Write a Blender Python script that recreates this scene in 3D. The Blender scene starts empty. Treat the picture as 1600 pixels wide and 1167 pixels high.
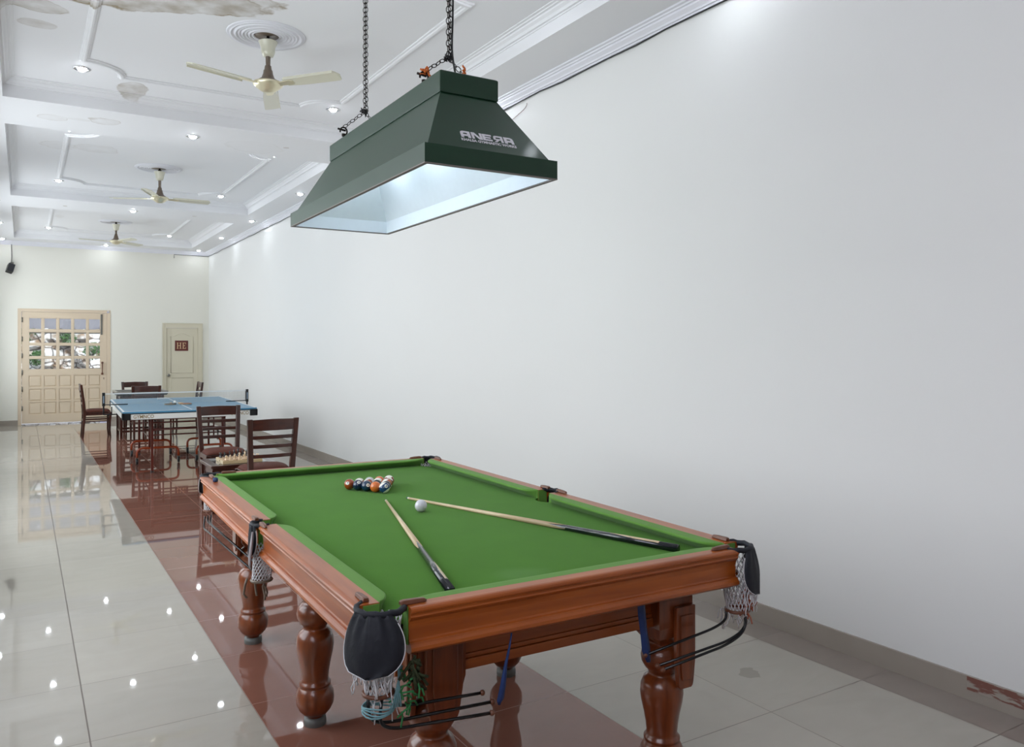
import bpy, bmesh, math, random
from mathutils import Vector, Matrix
random.seed(7)
R = math.radians
PI = math.pi
scene = bpy.context.scene
COL = scene.collection

# ------------------------------------------------------------------ camera
cam_d = bpy.data.cameras.new('camera'); cam = bpy.data.objects.new('camera', cam_d); COL.objects.link(cam)
cam.location = (0, 0, 1.6)
cam.rotation_euler = (R(90), 0, -0.55163)
cam_d.sensor_width = 36; cam_d.lens = 1241.4/1600*36
cam_d.shift_y = (544.5-583.5)/1600
cam_d.clip_end = 200
scene.camera = cam

# ------------------------------------------------------------------ world, exposure
w = bpy.data.worlds.new('world'); scene.world = w; w.use_nodes = True
bg = w.node_tree.nodes['Background']
sky = w.node_tree.nodes.new('ShaderNodeTexSky'); sky.sky_type = 'PREETHAM'; sky.turbidity = 6
sky.sun_direction = (-0.4, 0.5, 0.75)
mixw = w.node_tree.nodes.new('ShaderNodeMixRGB'); mixw.inputs[0].default_value = 0.75
mixw.inputs[2].default_value = (0.82, 0.9, 1.0, 1)
w.node_tree.links.new(sky.outputs[0], mixw.inputs[1]); w.node_tree.links.new(mixw.outputs[0], bg.inputs[0])
bg.inputs[1].default_value = 2.2
vs = scene.view_settings
vs.view_transform = 'Standard'; vs.look = 'None'; vs.gamma = 1; vs.exposure = 0.0
try: vs.use_curve_mapping = False
except Exception: pass
scene.cycles.max_bounces = 8
scene.cycles.diffuse_bounces = 5
scene.cycles.glossy_bounces = 4
scene.cycles.transparent_max_bounces = 12
scene.cycles.sample_clamp_indirect = 6
scene.cycles.caustics_reflective = False
scene.cycles.caustics_refractive = False

def area(name, loc, rot, sx, sy, power, color):
    d = bpy.data.lights.new(name, 'AREA'); d.shape = 'RECTANGLE'; d.size = sx; d.size_y = sy
    d.energy = power; d.color = color
    o = bpy.data.objects.new(name, d); COL.objects.link(o); o.location = loc; o.rotation_euler = rot
    return o
# daylight standing in the openings of the left wall (overcast sky); the first opening is an added fill
WIN_P = 86; WIN_C = (0.94, 0.965, 1.0)
WINS = [(-0.9, 1.7), (3.2, 6.0), (7.6, 10.4), (12.6, 15.2), (16.4, 18.9)]  # first opening is added out of view to brighten the near right wall
WZ = (0.75, 3.35)
WZS = [(1.5, 3.4)]+[WZ]*4  # added first opening sits higher, lighting the wall more than the floor
for i, (y0, y1) in enumerate(WINS):
    z0, z1 = WZS[i]
    area('window_and_fill_light', (-0.86, (y0+y1)/2, (z0+z1)/2), (0, R(-90), 0), z1-z0, y1-y0, WIN_P*(y1-y0)/2.8*(1.0, 1.15, 1.15, 1.2, 1.05)[i], (0.93, 0.87, 1.0) if i == 0 else WIN_C)  # lavender fill light in the added first opening
# daylight beyond the glazed door
sun = bpy.data.lights.new('sun', 'SUN'); sun.energy = 4.0; sun.angle = 0.2; sun.color = (1, .97, .92)
so = bpy.data.objects.new('sun', sun); COL.objects.link(so); so.rotation_euler = (R(40), R(20), 0)

# ------------------------------------------------------------------ helpers: naming
def tag(o, label=None, cat=None, group=None, kind=None):
    if label: o['label'] = label
    if cat: o['category'] = cat
    if group: o['group'] = group
    if kind: o['kind'] = kind
    return o
def thing(name, label, cat, loc=(0, 0, 0), rz=0, group=None):
    o = bpy.data.objects.new(name, None); COL.objects.link(o); o.empty_display_size = .05
    o.location = loc; o.rotation_euler = (0, 0, rz)
    return tag(o, label, cat, group)
def copy_tree(o, parent=None):
    c = o.copy(); COL.objects.link(c); c.parent = parent
    for ch in list(o.children): copy_tree(ch, c)
    return c

# ------------------------------------------------------------------ helpers: materials
def lin(c):
    return tuple((x/255/12.92 if x/255 <= .04045 else ((x/255+.055)/1.055)**2.4) for x in c)
def newmat(name):
    m = bpy.data.materials.new(name); m.use_nodes = True
    return m, m.node_tree.nodes, m.node_tree.links, m.node_tree.nodes['Principled BSDF']
def mat(name, rgb, rough=.5, metal=0, coat=0, noise=0, nscale=20, bump=0, bscale=60, sheen=0, stretch=(1, 1, 1), spec=.5):
    m, N, L, b = newmat(name)
    c = lin(rgb)
    b.inputs['Base Color'].default_value = (*c, 1); b.inputs['Roughness'].default_value = rough
    b.inputs['Metallic'].default_value = metal; b.inputs['Coat Weight'].default_value = coat
    b.inputs['Coat Roughness'].default_value = .08; b.inputs['Sheen Weight'].default_value = sheen
    b.inputs['Specular IOR Level'].default_value = spec
    tc = N.new('ShaderNodeTexCoord'); mp = N.new('ShaderNodeMapping'); mp.inputs['Scale'].default_value = stretch
    L.new(tc.outputs['Object'], mp.inputs[0])
    if noise:
        t = N.new('ShaderNodeTexNoise'); t.inputs['Scale'].default_value = nscale; t.inputs['Detail'].default_value = 4
        L.new(mp.outputs[0], t.inputs[0])
        r = N.new('ShaderNodeMapRange'); r.inputs[3].default_value = 1-noise; r.inputs[4].default_value = 1+noise
        L.new(t.outputs[0], r.inputs[0])
        mx = N.new('ShaderNodeVectorMath'); mx.operation = 'SCALE'; mx.inputs[0].default_value = c
        L.new(r.outputs[0], mx.inputs['Scale']); L.new(mx.outputs[0], b.inputs['Base Color'])
    if bump:
        t2 = N.new('ShaderNodeTexNoise'); t2.inputs['Scale'].default_value = bscale; t2.inputs['Detail'].default_value = 3
        L.new(mp.outputs[0], t2.inputs[0])
        bp = N.new('ShaderNodeBump'); bp.inputs['Strength'].default_value = bump; bp.inputs['Distance'].default_value = .004
        L.new(t2.outputs[0], bp.inputs['Height']); L.new(bp.outputs[0], b.inputs['Normal'])
    return m
def wood(name, a, bcol, axis='y', rough=.3, coat=.5, scale=1.0):
    m, N, L, b = newmat(name)
    tc = N.new('ShaderNodeTexCoord'); mp = N.new('ShaderNodeMapping')
    s = {'x': (1.2, 14, 14), 'y': (14, 1.2, 14), 'z': (14, 14, 1.2)}[axis]
    mp.inputs['Scale'].default_value = tuple(q*scale for q in s)
    L.new(tc.outputs['Object'], mp.inputs[0])
    t = N.new('ShaderNodeTexNoise'); t.inputs['Scale'].default_value = 2.2; t.inputs['Detail'].default_value = 3
    t.inputs['Distortion'].default_value = .3
    L.new(mp.outputs[0], t.inputs[0])
    cr = N.new('ShaderNodeValToRGB'); cr.color_ramp.elements[0].position = .25; cr.color_ramp.elements[1].position = .75
    cr.color_ramp.elements[0].color = (*lin(a), 1); cr.color_ramp.elements[1].color = (*lin(bcol), 1)
    L.new(t.outputs[0], cr.inputs[0]); L.new(cr.outputs[0], b.inputs['Base Color'])
    b.inputs['Roughness'].default_value = rough; b.inputs['Coat Weight'].default_value = coat; b.inputs['Coat Roughness'].default_value = .12
    return m
def emis(name, rgb, s):
    m, N, L, b = newmat(name)
    b.inputs['Base Color'].default_value = (*lin(rgb), 1)
    b.inputs['Emission Color'].default_value = (*lin(rgb), 1); b.inputs['Emission Strength'].default_value = s
    return m
def glassy(name, tint=(.95, .97, .97), gl=.12):
    m = bpy.data.materials.new(name); m.use_nodes = True; N = m.node_tree.nodes; L = m.node_tree.links; N.clear()
    o = N.new('ShaderNodeOutputMaterial'); mx = N.new('ShaderNodeMixShader'); t = N.new('ShaderNodeBsdfTransparent'); g = N.new('ShaderNodeBsdfGlossy')
    t.inputs[0].default_value = (*tint, 1); g.inputs['Roughness'].default_value = .02; mx.inputs[0].default_value = gl
    L.new(t.outputs[0], mx.inputs[1]); L.new(g.outputs[0], mx.inputs[2]); L.new(mx.outputs[0], o.inputs[0])
    return m

# ------------------------------------------------------------------ helpers: meshes
class MB:
    def __init__(s): s.v = []; s.f = []; s.sm = []
    def add(s, vs, fs, smooth=False, M=None):
        n = len(s.v)
        s.v += [tuple(M @ Vector(q)) if M is not None else tuple(q) for q in vs]
        s.f += [tuple(i+n for i in f) for f in fs]; s.sm += [smooth]*len(fs); return s
    def box(s, x0, x1, y0, y1, z0, z1, M=None):
        v = [(x, y, z) for z in (z0, z1) for y in (y0, y1) for x in (x0, x1)]
        return s.add(v, [(0, 2, 3, 1), (4, 5, 7, 6), (0, 1, 5, 4), (2, 6, 7, 3), (0, 4, 6, 2), (1, 3, 7, 5)], False, M)
    def hexa(s, b, t):   # bottom 4 pts, top 4 pts, same winding
        return s.add(list(b)+list(t), [(3, 2, 1, 0), (4, 5, 6, 7)]+[(i, (i+1) % 4, (i+1) % 4+4, i+4) for i in range(4)])
    def lathe(s, prof, c=(0, 0, 0), n=32, M=None, a0=0, a1=2*PI):
        full = abs(a1-a0-2*PI) < 1e-6; m = n if full else n+1
        v = [(c[0]+r*math.cos(a0+(a1-a0)*i/n), c[1]+r*math.sin(a0+(a1-a0)*i/n), c[2]+z) for r, z in prof for i in range(m)]
        f = []
        for k in range(len(prof)-1):
            for i in range(n):
                j = (i+1) % m
                f.append((k*m+i, k*m+j, (k+1)*m+j, (k+1)*m+i))
        s.add(v, f, True, M)
        if full:
            if prof[0][0] > 1e-5: s.add(v[:m], [tuple(range(m))[::-1]], False, M)
            if prof[-1][0] > 1e-5: s.add(v[-m:], [tuple(range(m))], False, M)
        return s
    def tube(s, pts, r, n=8, closed=False, cap=True, M=None):
        P = [Vector(p) for p in pts]; m = len(P); v = []; f = []
        rr = r if isinstance(r, (list, tuple)) else [r]*m
        up = None
        for i, p in enumerate(P):
            if closed: t = (P[(i+1) % m]-P[i-1])
            else: t = P[min(i+1, m-1)]-P[max(i-1, 0)]
            t.normalize()
            if up is None:
                up = Vector((0, 0, 1)) if abs(t.z) < .9 else Vector((1, 0, 0))
            a = t.cross(up); 
            if a.length < 1e-6: a = t.orthogonal()
            a.normalize(); b = a.cross(t).normalized(); up = b
            for k in range(n):
                th = 2*PI*k/n; v.append(p+a*math.cos(th)*rr[i]+b*math.sin(th)*rr[i])
        for i in range(m if closed else m-1):
            j = (i+1) % m
            for k in range(n):
                q = (k+1) % n; f.append((i*n+k, i*n+q, j*n+q, j*n+k))
        if cap and not closed: f += [tuple(range(n))[::-1], tuple((m-1)*n+k for k in range(n))]
        return s.add(v, f, True, M)
    def prism(s, poly, z0, z1, M=None):
        n = len(poly); v = [(x, y, z0) for x, y in poly]+[(x, y, z1) for x, y in poly]
        return s.add(v, [tuple(range(n))[::-1], tuple(range(n, 2*n))]+[(i, (i+1) % n, (i+1) % n+n, i+n) for i in range(n)], False, M)
    def loops(s, L, closed=True, caps=(False, False), smooth=False, M=None):   # L: list of point loops, equal length
        n = len(L[0]); v = [p for l in L for p in l]; f = []
        for k in range(len(L)-1):
            for i in range(n if closed else n-1):
                j = (i+1) % n; f.append((k*n+i, k*n+j, (k+1)*n+j, (k+1)*n+i))
        if caps[0]: f.append(tuple(range(n))[::-1])
        if caps[1]: f.append(tuple((len(L)-1)*n+i for i in range(n)))
        return s.add(v, f, smooth, M)
    def sphere(s, c, r, n=16, sz=1, M=None):
        m = n//2
        return s.lathe([(max(r*math.sin(PI*i/m), 0 if i in (0, m) else 1e-6), -r*sz*math.cos(PI*i/m)) for i in range(m+1)], c, n, M)
    def obj(s, name, material, parent=None, bevel=0, loc=None, smooth_angle=None):
        me = bpy.data.meshes.new(name); me.from_pydata(s.v, [], s.f); 
        for p, q in zip(me.polygons, s.sm): p.use_smooth = q
        bm = bmesh.new(); bm.from_mesh(me); bmesh.ops.recalc_face_normals(bm, faces=bm.faces); bm.to_mesh(me); bm.free()
        me.materials.append(material)
        o = bpy.data.objects.new(name, me); COL.objects.link(o)
        if parent: o.parent = parent
        if loc: o.location = loc
        if bevel:
            b = o.modifiers.new('bevel', 'BEVEL'); b.width = bevel; b.segments = 2; b.limit_method = 'ANGLE'; b.angle_limit = R(35)
        return o
def arc2(cx, cy, r, a0, a1, n):
    return [(cx+r*math.cos(a0+(a1-a0)*i/n), cy+r*math.sin(a0+(a1-a0)*i/n)) for i in range(n+1)]
def rrect(x0, y0, x1, y1, r, n=4):
    return arc2(x1-r, y0+r, r, -PI/2, 0, n)+arc2(x1-r, y1-r, r, 0, PI/2, n)+arc2(x0+r, y1-r, r, PI/2, PI, n)+arc2(x0+r, y0+r, r, PI, 1.5*PI, n)
def bez(p0, p1, p2, p3, n=12):
    P = [Vector(p) for p in (p0, p1, p2, p3)]
    return [P[0]*(1-t)**3+P[1]*3*t*(1-t)**2+P[2]*3*t*t*(1-t)+P[3]*t**3 for t in [i/n for i in range(n+1)]]
def smooth_path(pts, r=.03, n=6):
    P = [Vector(p) for p in pts]; out = [P[0]]
    for i in range(1, len(P)-1):
        a = (P[i-1]-P[i]); b = (P[i+1]-P[i]); ra = min(r, a.length*.49); rb = min(r, b.length*.49)
        a = P[i]+a.normalized()*ra; b = P[i]+b.normalized()*rb
        for k in range(n+1):
            t = k/n; out.append(a*(1-t)**2+P[i]*2*t*(1-t)+b*t*t)
    out.append(P[-1]); return out
def text_mesh(name, txt, size, material, parent, M, extrude=.001, ext_x=1, bold=0):
    c = bpy.data.curves.new(name, 'FONT'); c.body = txt; c.size = size; c.extrude = extrude; c.align_x = 'CENTER'; c.align_y = 'CENTER'
    c.offset = bold; c.resolution_u = 3
    t = bpy.data.objects.new(name, c); COL.objects.link(t)
    dg = bpy.context.evaluated_depsgraph_get(); me = bpy.data.meshes.new_from_object(t.evaluated_get(dg))
    bpy.data.objects.remove(t); bpy.data.curves.remove(c)
    me.transform(M @ Matrix.Diagonal((ext_x, 1, 1, 1)))
    me.materials.clear(); me.materials.append(material)
    o = bpy.data.objects.new(name, me); COL.objects.link(o)
    if parent: o.parent = parent
    return o

# ------------------------------------------------------------------ materials
M_wall = mat('white_wall_paint', (224, 224, 222), .55, bump=.12, bscale=9, noise=.015, nscale=1.2)
M_wallfar = mat('cream_far_wall', (226, 224, 214), .55, bump=.1, bscale=9)  # far wall tinted slightly creamier than the other walls
M_trim = mat('white_plaster', (224, 224, 230), .5)
M_skirt = mat('grey_skirting_tile', (156, 147, 137), .25, noise=.06, nscale=6)
M_cream = mat('cream_door_paint', (212, 194, 170), .4)
M_cream2 = mat('yellowed_cream_paint', (208, 201, 180), .45)
M_chrome = mat('chrome', (210, 210, 212), .15, 1)
M_dsteel = mat('dull_steel', (120, 118, 112), .4, .8)
M_black = mat('black_plastic', (16, 16, 18), .35)
M_rod = mat('black_rubber_coating', (12, 12, 14), .3)
M_fan = mat('ivory_fan_enamel', (206, 203, 184), .28, coat=.4)
M_fanbrown = mat('brown_fan_enamel', (112, 98, 84), .35)
M_brass = mat('pale_brass', (226, 218, 188), .28, .6)
M_green = mat('dark_green_lamp_enamel', (14, 48, 29), .42, coat=.05, noise=.12, nscale=7)
M_lampin = mat('white_reflector_enamel', (222, 230, 236), .4, noise=.03, nscale=30)
M_lampedge = mat('grey_rubber_edge', (110, 102, 98), .6)
M_print = mat('grey_print', (205, 203, 208), .5)
RA, RB = (134, 62, 16), (172, 90, 30)
M_woody = wood('orange_varnished_wood', RA, RB, 'y', .34, .15)
M_woodx = wood('orange_varnished_wood_crosswise', RA, RB, 'x', .36, .12)
M_leg = wood('turned_leg_wood', (92, 42, 18), (136, 68, 30), 'z', .28, .35)
M_cloth2 = mat('rail_cloth', (94, 138, 58), .95, sheen=.08, spec=.2, bump=.15, bscale=700, noise=.05, nscale=14)  # base lighter than the bed cloth: grazing sheen painted into the colour
M_navy = mat('navy_leather', (9, 12, 24), .65, bump=.35, bscale=60, noise=.2, nscale=30)
M_tongue = mat('brown_leather', (104, 62, 42), .4, noise=.2, nscale=40)
M_net = mat('white_cotton_cord', (206, 204, 206), .9)
M_dark = mat('dark_underside', (30, 14, 8), .6)
M_blueribbon = mat('blue_ribbon', (30, 54, 104), .55, noise=.3, nscale=60)
M_tealribbon = mat('pale_blue_string', (112, 154, 160), .6, noise=.2, nscale=60)
M_greenyarn = mat('green_yarn', (44, 116, 62), .8, noise=.3, nscale=60)
M_dkgreenyarn = mat('dark_green_tassel', (44, 52, 22), .8)
M_redyarn = mat('rust_yarn', (150, 74, 48), .8)
M_chair = wood('dark_mahogany', (42, 18, 11), (74, 34, 22), 'z', .3, .4)
M_chairx = wood('dark_mahogany_crosswise', (42, 18, 11), (74, 34, 22), 'x', .3, .4)
M_glass = glassy('window_glass')
M_winframe = mat('white_window_paint', (220, 220, 220), .4)

def m_seat():
    m, N, L, b = newmat('striped_maroon_fabric')
    tc = N.new('ShaderNodeTexCoord'); wv = N.new('ShaderNodeTexWave'); wv.inputs['Scale'].default_value = 38; wv.bands_direction = 'Y'
    wv.inputs['Distortion'].default_value = .4
    L.new(tc.outputs['Object'], wv.inputs[0])
    cr = N.new('ShaderNodeValToRGB'); cr.color_ramp.elements[0].color = (*lin((66, 32, 24)), 1); cr.color_ramp.elements[1].color = (*lin((112, 66, 54)), 1)
    L.new(wv.outputs[0], cr.inputs[0]); L.new(cr.outputs[0], b.inputs['Base Color'])
    b.inputs['Roughness'].default_value = .8; b.inputs['Specular IOR Level'].default_value = .25
    return m
M_seat = m_seat()

def math_node(N, L, op, a, b=None, clamp=False):
    n = N.new('ShaderNodeMath'); n.operation = op; n.use_clamp = clamp
    for i, q in enumerate((a, b)):
        if q is None: continue
        if isinstance(q, (int, float)): n.inputs[i].default_value = q
        else: L.new(q, n.inputs[i])
    return n.outputs[0]
def mixc(N, L, fac, a, b):
    n = N.new('ShaderNodeMix'); n.data_type = 'RGBA'
    if isinstance(fac, (int, float)): n.inputs[0].default_value = fac
    else: L.new(fac, n.inputs[0])
    for i, q in ((6, a), (7, b)):
        if isinstance(q, tuple): n.inputs[i].default_value = (*q, 1)
        else: L.new(q, n.inputs[i])
    return n.outputs[2]

def m_floor():
    m, N, L, b = newmat('polished_floor_tiles')
    g = N.new('ShaderNodeNewGeometry'); sp = N.new('ShaderNodeSeparateXYZ'); L.new(g.outputs['Position'], sp.inputs[0])
    X, Y = sp.outputs[0], sp.outputs[1]
    mn = lambda op, a, c=None, cl=False: math_node(N, L, op, a, c, cl)
    TX, TY = .6430, .6365
    ux = mn('DIVIDE', mn('SUBTRACT', X, .233), TX); uy = mn('DIVIDE', mn('SUBTRACT', Y, 1.745), TY)
    def line(u, T, hw):
        fr = mn('ABSOLUTE', mn('SUBTRACT', mn('FRACT', mn('ADD', u, .5)), .5))
        return mn('LESS_THAN', mn('MULTIPLY', fr, T), hw)
    grout = mn('MAXIMUM', line(ux, TX, .0022), line(uy, TY, .0022))
    # heavier joint along one row, as worn in the hall
    strong = mn('LESS_THAN', mn('ABSOLUTE', mn('SUBTRACT', X, .233)), .0032)
    grout = mn('MAXIMUM', grout, strong)
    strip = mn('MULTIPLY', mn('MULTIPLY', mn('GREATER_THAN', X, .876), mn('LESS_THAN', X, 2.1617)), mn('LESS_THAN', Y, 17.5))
    border = mn('GREATER_THAN', X, 3.449)
    cmb = N.new('ShaderNodeCombineXYZ'); L.new(mn('FLOOR', ux), cmb.inputs[0]); L.new(mn('FLOOR', uy), cmb.inputs[1])
    wn = N.new('ShaderNodeTexWhiteNoise'); L.new(cmb.outputs[0], wn.inputs[0])
    tile = N.new('ShaderNodeMapRange'); tile.inputs[3].default_value = .95; tile.inputs[4].default_value = 1.04; L.new(wn.outputs[0], tile.inputs[0])
    mp = N.new('ShaderNodeMapping'); mp.inputs['Scale'].default_value = (2, 4, 1); L.new(g.outputs['Position'], mp.inputs[0])
    nz = N.new('ShaderNodeTexNoise'); nz.inputs['Scale'].default_value = 1.6; nz.inputs['Detail'].default_value = 8; nz.inputs['Distortion'].default_value = 1.2
    L.new(mp.outputs[0], nz.inputs[0])
    vr = N.new('ShaderNodeMapRange'); vr.inputs[1].default_value = .3; vr.inputs[2].default_value = .7; vr.inputs[3].default_value = .97; vr.inputs[4].default_value = 1.03; L.new(nz.outputs[0], vr.inputs[0])
    k = mn('MULTIPLY', tile.outputs[0], vr.outputs[0])
    base = mixc(N, L, border, lin((172, 165, 154)), lin((146, 136, 128)))
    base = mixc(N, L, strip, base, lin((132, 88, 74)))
    sc = N.new('ShaderNodeVectorMath'); sc.operation = 'SCALE'; L.new(base, sc.inputs[0]); L.new(k, sc.inputs['Scale'])
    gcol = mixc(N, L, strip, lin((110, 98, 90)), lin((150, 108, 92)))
    fin = mixc(N, L, grout, sc.outputs[0], gcol)
    # dark scuffs near the right wall
    nz2 = N.new('ShaderNodeTexNoise'); nz2.inputs['Scale'].default_value = 5; nz2.inputs['Detail'].default_value = 5; L.new(g.outputs['Position'], nz2.inputs[0])
    dx = mn('SUBTRACT', X, 3.02); dy = mn('SUBTRACT', Y, 2.72)
    dd = mn('SQRT', mn('ADD', mn('POWER', mn('MULTIPLY', dx, 6), 2), mn('POWER', mn('MULTIPLY', dy, 9), 2)))
    blob = mn('MULTIPLY', mn('LESS_THAN', mn('ADD', dd, mn('MULTIPLY', nz2.outputs[0], 3.6)), 2.1), .3)
    fin = mixc(N, L, blob, fin, lin((90, 84, 78)))
    L.new(fin, b.inputs['Base Color'])
    rr = mn('ADD', mn('MULTIPLY', grout, .4), mn('MULTIPLY', nz.outputs[0], .02))
    L.new(mn('ADD', rr, .016), b.inputs['Roughness'])
    b.inputs['IOR'].default_value = 1.52
    bp = N.new('ShaderNodeBump'); bp.inputs['Strength'].default_value = .25; bp.inputs['Distance'].default_value = .002; bp.invert = True
    L.new(grout, bp.inputs['Height']); L.new(bp.outputs[0], b.inputs['Normal'])
    return m
M_floor = m_floor()

def m_ceiling():
    # white plaster with old water stains, each with a shape of its own
    m, N, L, b = newmat('stained_white_plaster')
    g = N.new('ShaderNodeNewGeometry'); sp = N.new('ShaderNodeSeparateXYZ'); L.new(g.outputs['Position'], sp.inputs[0])
    mn = lambda op, a, c=None, cl=False: math_node(N, L, op, a, c, cl)
    nz = N.new('ShaderNodeTexNoise'); nz.inputs['Scale'].default_value = 5; nz.inputs['Detail'].default_value = 4; L.new(g.outputs['Position'], nz.inputs[0])
    off = mn('MULTIPLY', mn('SUBTRACT', nz.outputs[0], .5), .95)
    total = None
    S = [  # cx, cy, rx, ry, fill, rim
        (.94, 5.93, .68, .17, .75, .9, -24), (1.1, 5.74, .5, .2, .45, .9, -12), (.30, 6.16, .3, .10, .4, .5, -8),
        (.02, 6.44, .26, .13, .5, .8, 14), (.09, 6.84, .13, .09, .4, .3, 0),
        (.24, 8.86, .13, .11, .12, .7), (.47, 8.80, .10, .04, .12, .6), (.68, 8.74, .14, .13, .18, .7), (.58, 8.70, .05, .04, .8, .2),
        (1.02, 9.47, .13, .10, .2, .7), (1.42, 9.46, .2, .09, .5, .7), (1.70, 9.52, .17, .09, .45, .7), (2.0, 9.56, .1, .06, .1, .5),
        (.36, 10.8, .2, .2, .08, .35), (.74, 10.75, .25, .2, .12, .35), (.86, 8.1, .14, .2, .55, .25), (2.2, 9.0, .3, .25, .03, .18), (.56, 16.6, .08, .2, .15, .1),
        (2.49, 8.84, .035, .04, .5, .1), (.56, 14.26, .035, .05, .6, .1), (2.46, 14.22, .04, .05, .6, .1)]
    for cx, cy, rx, ry, fi, rim, *rot in S:
        ca, sa = math.cos(R(rot[0] if rot else 0)), math.sin(R(rot[0] if rot else 0))
        ex, ey = mn('SUBTRACT', sp.outputs[0], cx), mn('SUBTRACT', sp.outputs[1], cy)
        a = mn('POWER', mn('DIVIDE', mn('ADD', mn('MULTIPLY', ex, ca), mn('MULTIPLY', ey, sa)), rx), 2)
        c = mn('POWER', mn('DIVIDE', mn('SUBTRACT', mn('MULTIPLY', ey, ca), mn('MULTIPLY', ex, sa)), ry), 2)
        d = mn('ADD', mn('SQRT', mn('ADD', a, c)), off)
        ins = N.new('ShaderNodeMapRange'); ins.interpolation_type = 'SMOOTHSTEP'
        ins.inputs[1].default_value = 1.05; ins.inputs[2].default_value = .9; ins.inputs[3].default_value = 0; ins.inputs[4].default_value = fi
        L.new(d, ins.inputs[0])
        ring = mn('MULTIPLY', mn('SUBTRACT', 1, mn('MULTIPLY', mn('ABSOLUTE', mn('SUBTRACT', d, .95)), 14), True), rim*.6, True)
        s = mn('ADD', ins.outputs[0], ring)
        total = s if total is None else mn('MAXIMUM', total, s)
    nz3 = N.new('ShaderNodeTexNoise'); nz3.inputs['Scale'].default_value = 6; nz3.inputs['Detail'].default_value = 5; L.new(g.outputs['Position'], nz3.inputs[0])
    total = mn('MULTIPLY', total, mn('MULTIPLY', mn('SUBTRACT', nz3.outputs[0], .22), 2.3, True), True)
    L.new(mixc(N, L, total, lin((226, 226, 228)), lin((146, 132, 108))), b.inputs['Base Color'])
    b.inputs['Roughness'].default_value = .6
    return m
M_ceil = m_ceiling()

def m_bed():
    m, N, L, b = newmat('green_baize')
    tc = N.new('ShaderNodeTexCoord'); sp = N.new('ShaderNodeSeparateXYZ'); L.new(tc.outputs['Object'], sp.inputs[0])
    mn = lambda op, a, c=None, cl=False: math_node(N, L, op, a, c, cl)
    nz = N.new('ShaderNodeTexNoise'); nz.inputs['Scale'].default_value = 6; nz.inputs['Detail'].default_value = 6; L.new(tc.outputs['Object'], nz.inputs[0])
    mr = N.new('ShaderNodeMapRange'); mr.inputs[3].default_value = .9; mr.inputs[4].default_value = 1.1; L.new(nz.outputs[0], mr.inputs[0])
    base = N.new('ShaderNodeVectorMath'); base.operation = 'SCALE'; base.inputs[0].default_value = lin((68, 116, 26)); L.new(mr.outputs[0], base.inputs['Scale'])
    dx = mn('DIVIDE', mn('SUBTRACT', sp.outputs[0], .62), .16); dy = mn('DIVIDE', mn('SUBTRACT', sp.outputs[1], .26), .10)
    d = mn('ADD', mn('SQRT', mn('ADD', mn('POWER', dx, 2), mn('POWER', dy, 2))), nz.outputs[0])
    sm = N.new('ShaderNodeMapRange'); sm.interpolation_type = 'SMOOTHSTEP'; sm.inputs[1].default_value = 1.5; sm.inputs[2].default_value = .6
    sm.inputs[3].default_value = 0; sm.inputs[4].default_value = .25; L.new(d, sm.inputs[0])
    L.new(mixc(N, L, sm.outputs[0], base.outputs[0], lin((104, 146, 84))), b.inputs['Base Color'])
    b.inputs['Roughness'].default_value = .95; b.inputs['Sheen Weight'].default_value = .06; b.inputs['Sheen Roughness'].default_value = .4
    b.inputs['Specular IOR Level'].default_value = .2
    t2 = N.new('ShaderNodeTexNoise'); t2.inputs['Scale'].default_value = 600; L.new(tc.outputs['Object'], t2.inputs[0])
    bp = N.new('ShaderNodeBump'); bp.inputs['Strength'].default_value = .2; bp.inputs['Distance'].default_value = .001
    L.new(t2.outputs[0], bp.inputs['Height']); L.new(bp.outputs[0], b.inputs['Normal'])
    return m
M_bed = m_bed()

# ------------------------------------------------------------------ room shell
XL, XR, YB, YF = -.645, 3.683, -5.0, 19.456
ZC, ZT = 3.83, 4.0
S = lambda o: tag(o, kind='structure')
S(MB().box(XL-.3, XR+.2, YB-.2, YF+.2, -.12, 0).obj('floor', M_floor))
S(MB().box(XR, XR+.2, YB-.2, YF+.2, 0, 4.3).obj('wall_right', M_wall))
# left wall with its openings
mb = MB(); y = YB-.2
for (y0, y1), (z0, z1) in zip(WINS, WZS):
    mb.box(XL-.2, XL, y, y0, 0, 4.3); mb.box(XL-.2, XL, y0, y1, 0, z0); mb.box(XL-.2, XL, y0, y1, z1, 4.3); y = y1
mb.box(XL-.2, XL, y, YF+.2, 0, 4.3)
S(mb.obj('wall_left', M_wall))
for i, (y0, y1) in enumerate(WINS):
    z0, z1 = WZS[i]
    fr = MB()
    fr.box(XL-.14, XL-.08, y0, y0+.06, z0, z1).box(XL-.14, XL-.08, y1-.06, y1, z0, z1).box(XL-.14, XL-.08, y0+.06, y1-.06, z0, z0+.06).box(XL-.14, XL-.08, y0+.06, y1-.06, z1-.06, z1)
    ym = (y0+y1)/2; fr.box(XL-.138, XL-.082, ym-.03, ym+.03, z0+.06, z1-.06); fr.box(XL-.136, XL-.084, y0+.06, y1-.06, 2.6, 2.65)
    wo = S(fr.obj('window_%d' % (i+1), M_winframe))  # number one frames the added opening for the fill light
    MB().box(XL-.115, XL-.108, y0+.05, y1-.05, z0+.05, z1-.05).obj('pane', M_glass, wo)
S(MB().box(XL-.2, XR+.2, YB-.2, YB, 0, 4.3).obj('wall_back', M_wall))
# far wall with two door openings
D1 = (-.084, 1.618, 2.424); D2 = (2.694, 3.533, 2.168)
mb = MB()
mb.box(XL-.2, D1[0], YF, YF+.2, 0, 4.3).box(D1[0], D1[1], YF, YF+.2, D1[2], 4.3).box(D1[1], D2[0], YF, YF+.2, 0, 4.3)
mb.box(D2[0], D2[1], YF, YF+.2, D2[2], 4.3).box(D2[1], XR+.2, YF, YF+.2, 0, 4.3)
S(mb.obj('wall_front', M_wallfar))
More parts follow.
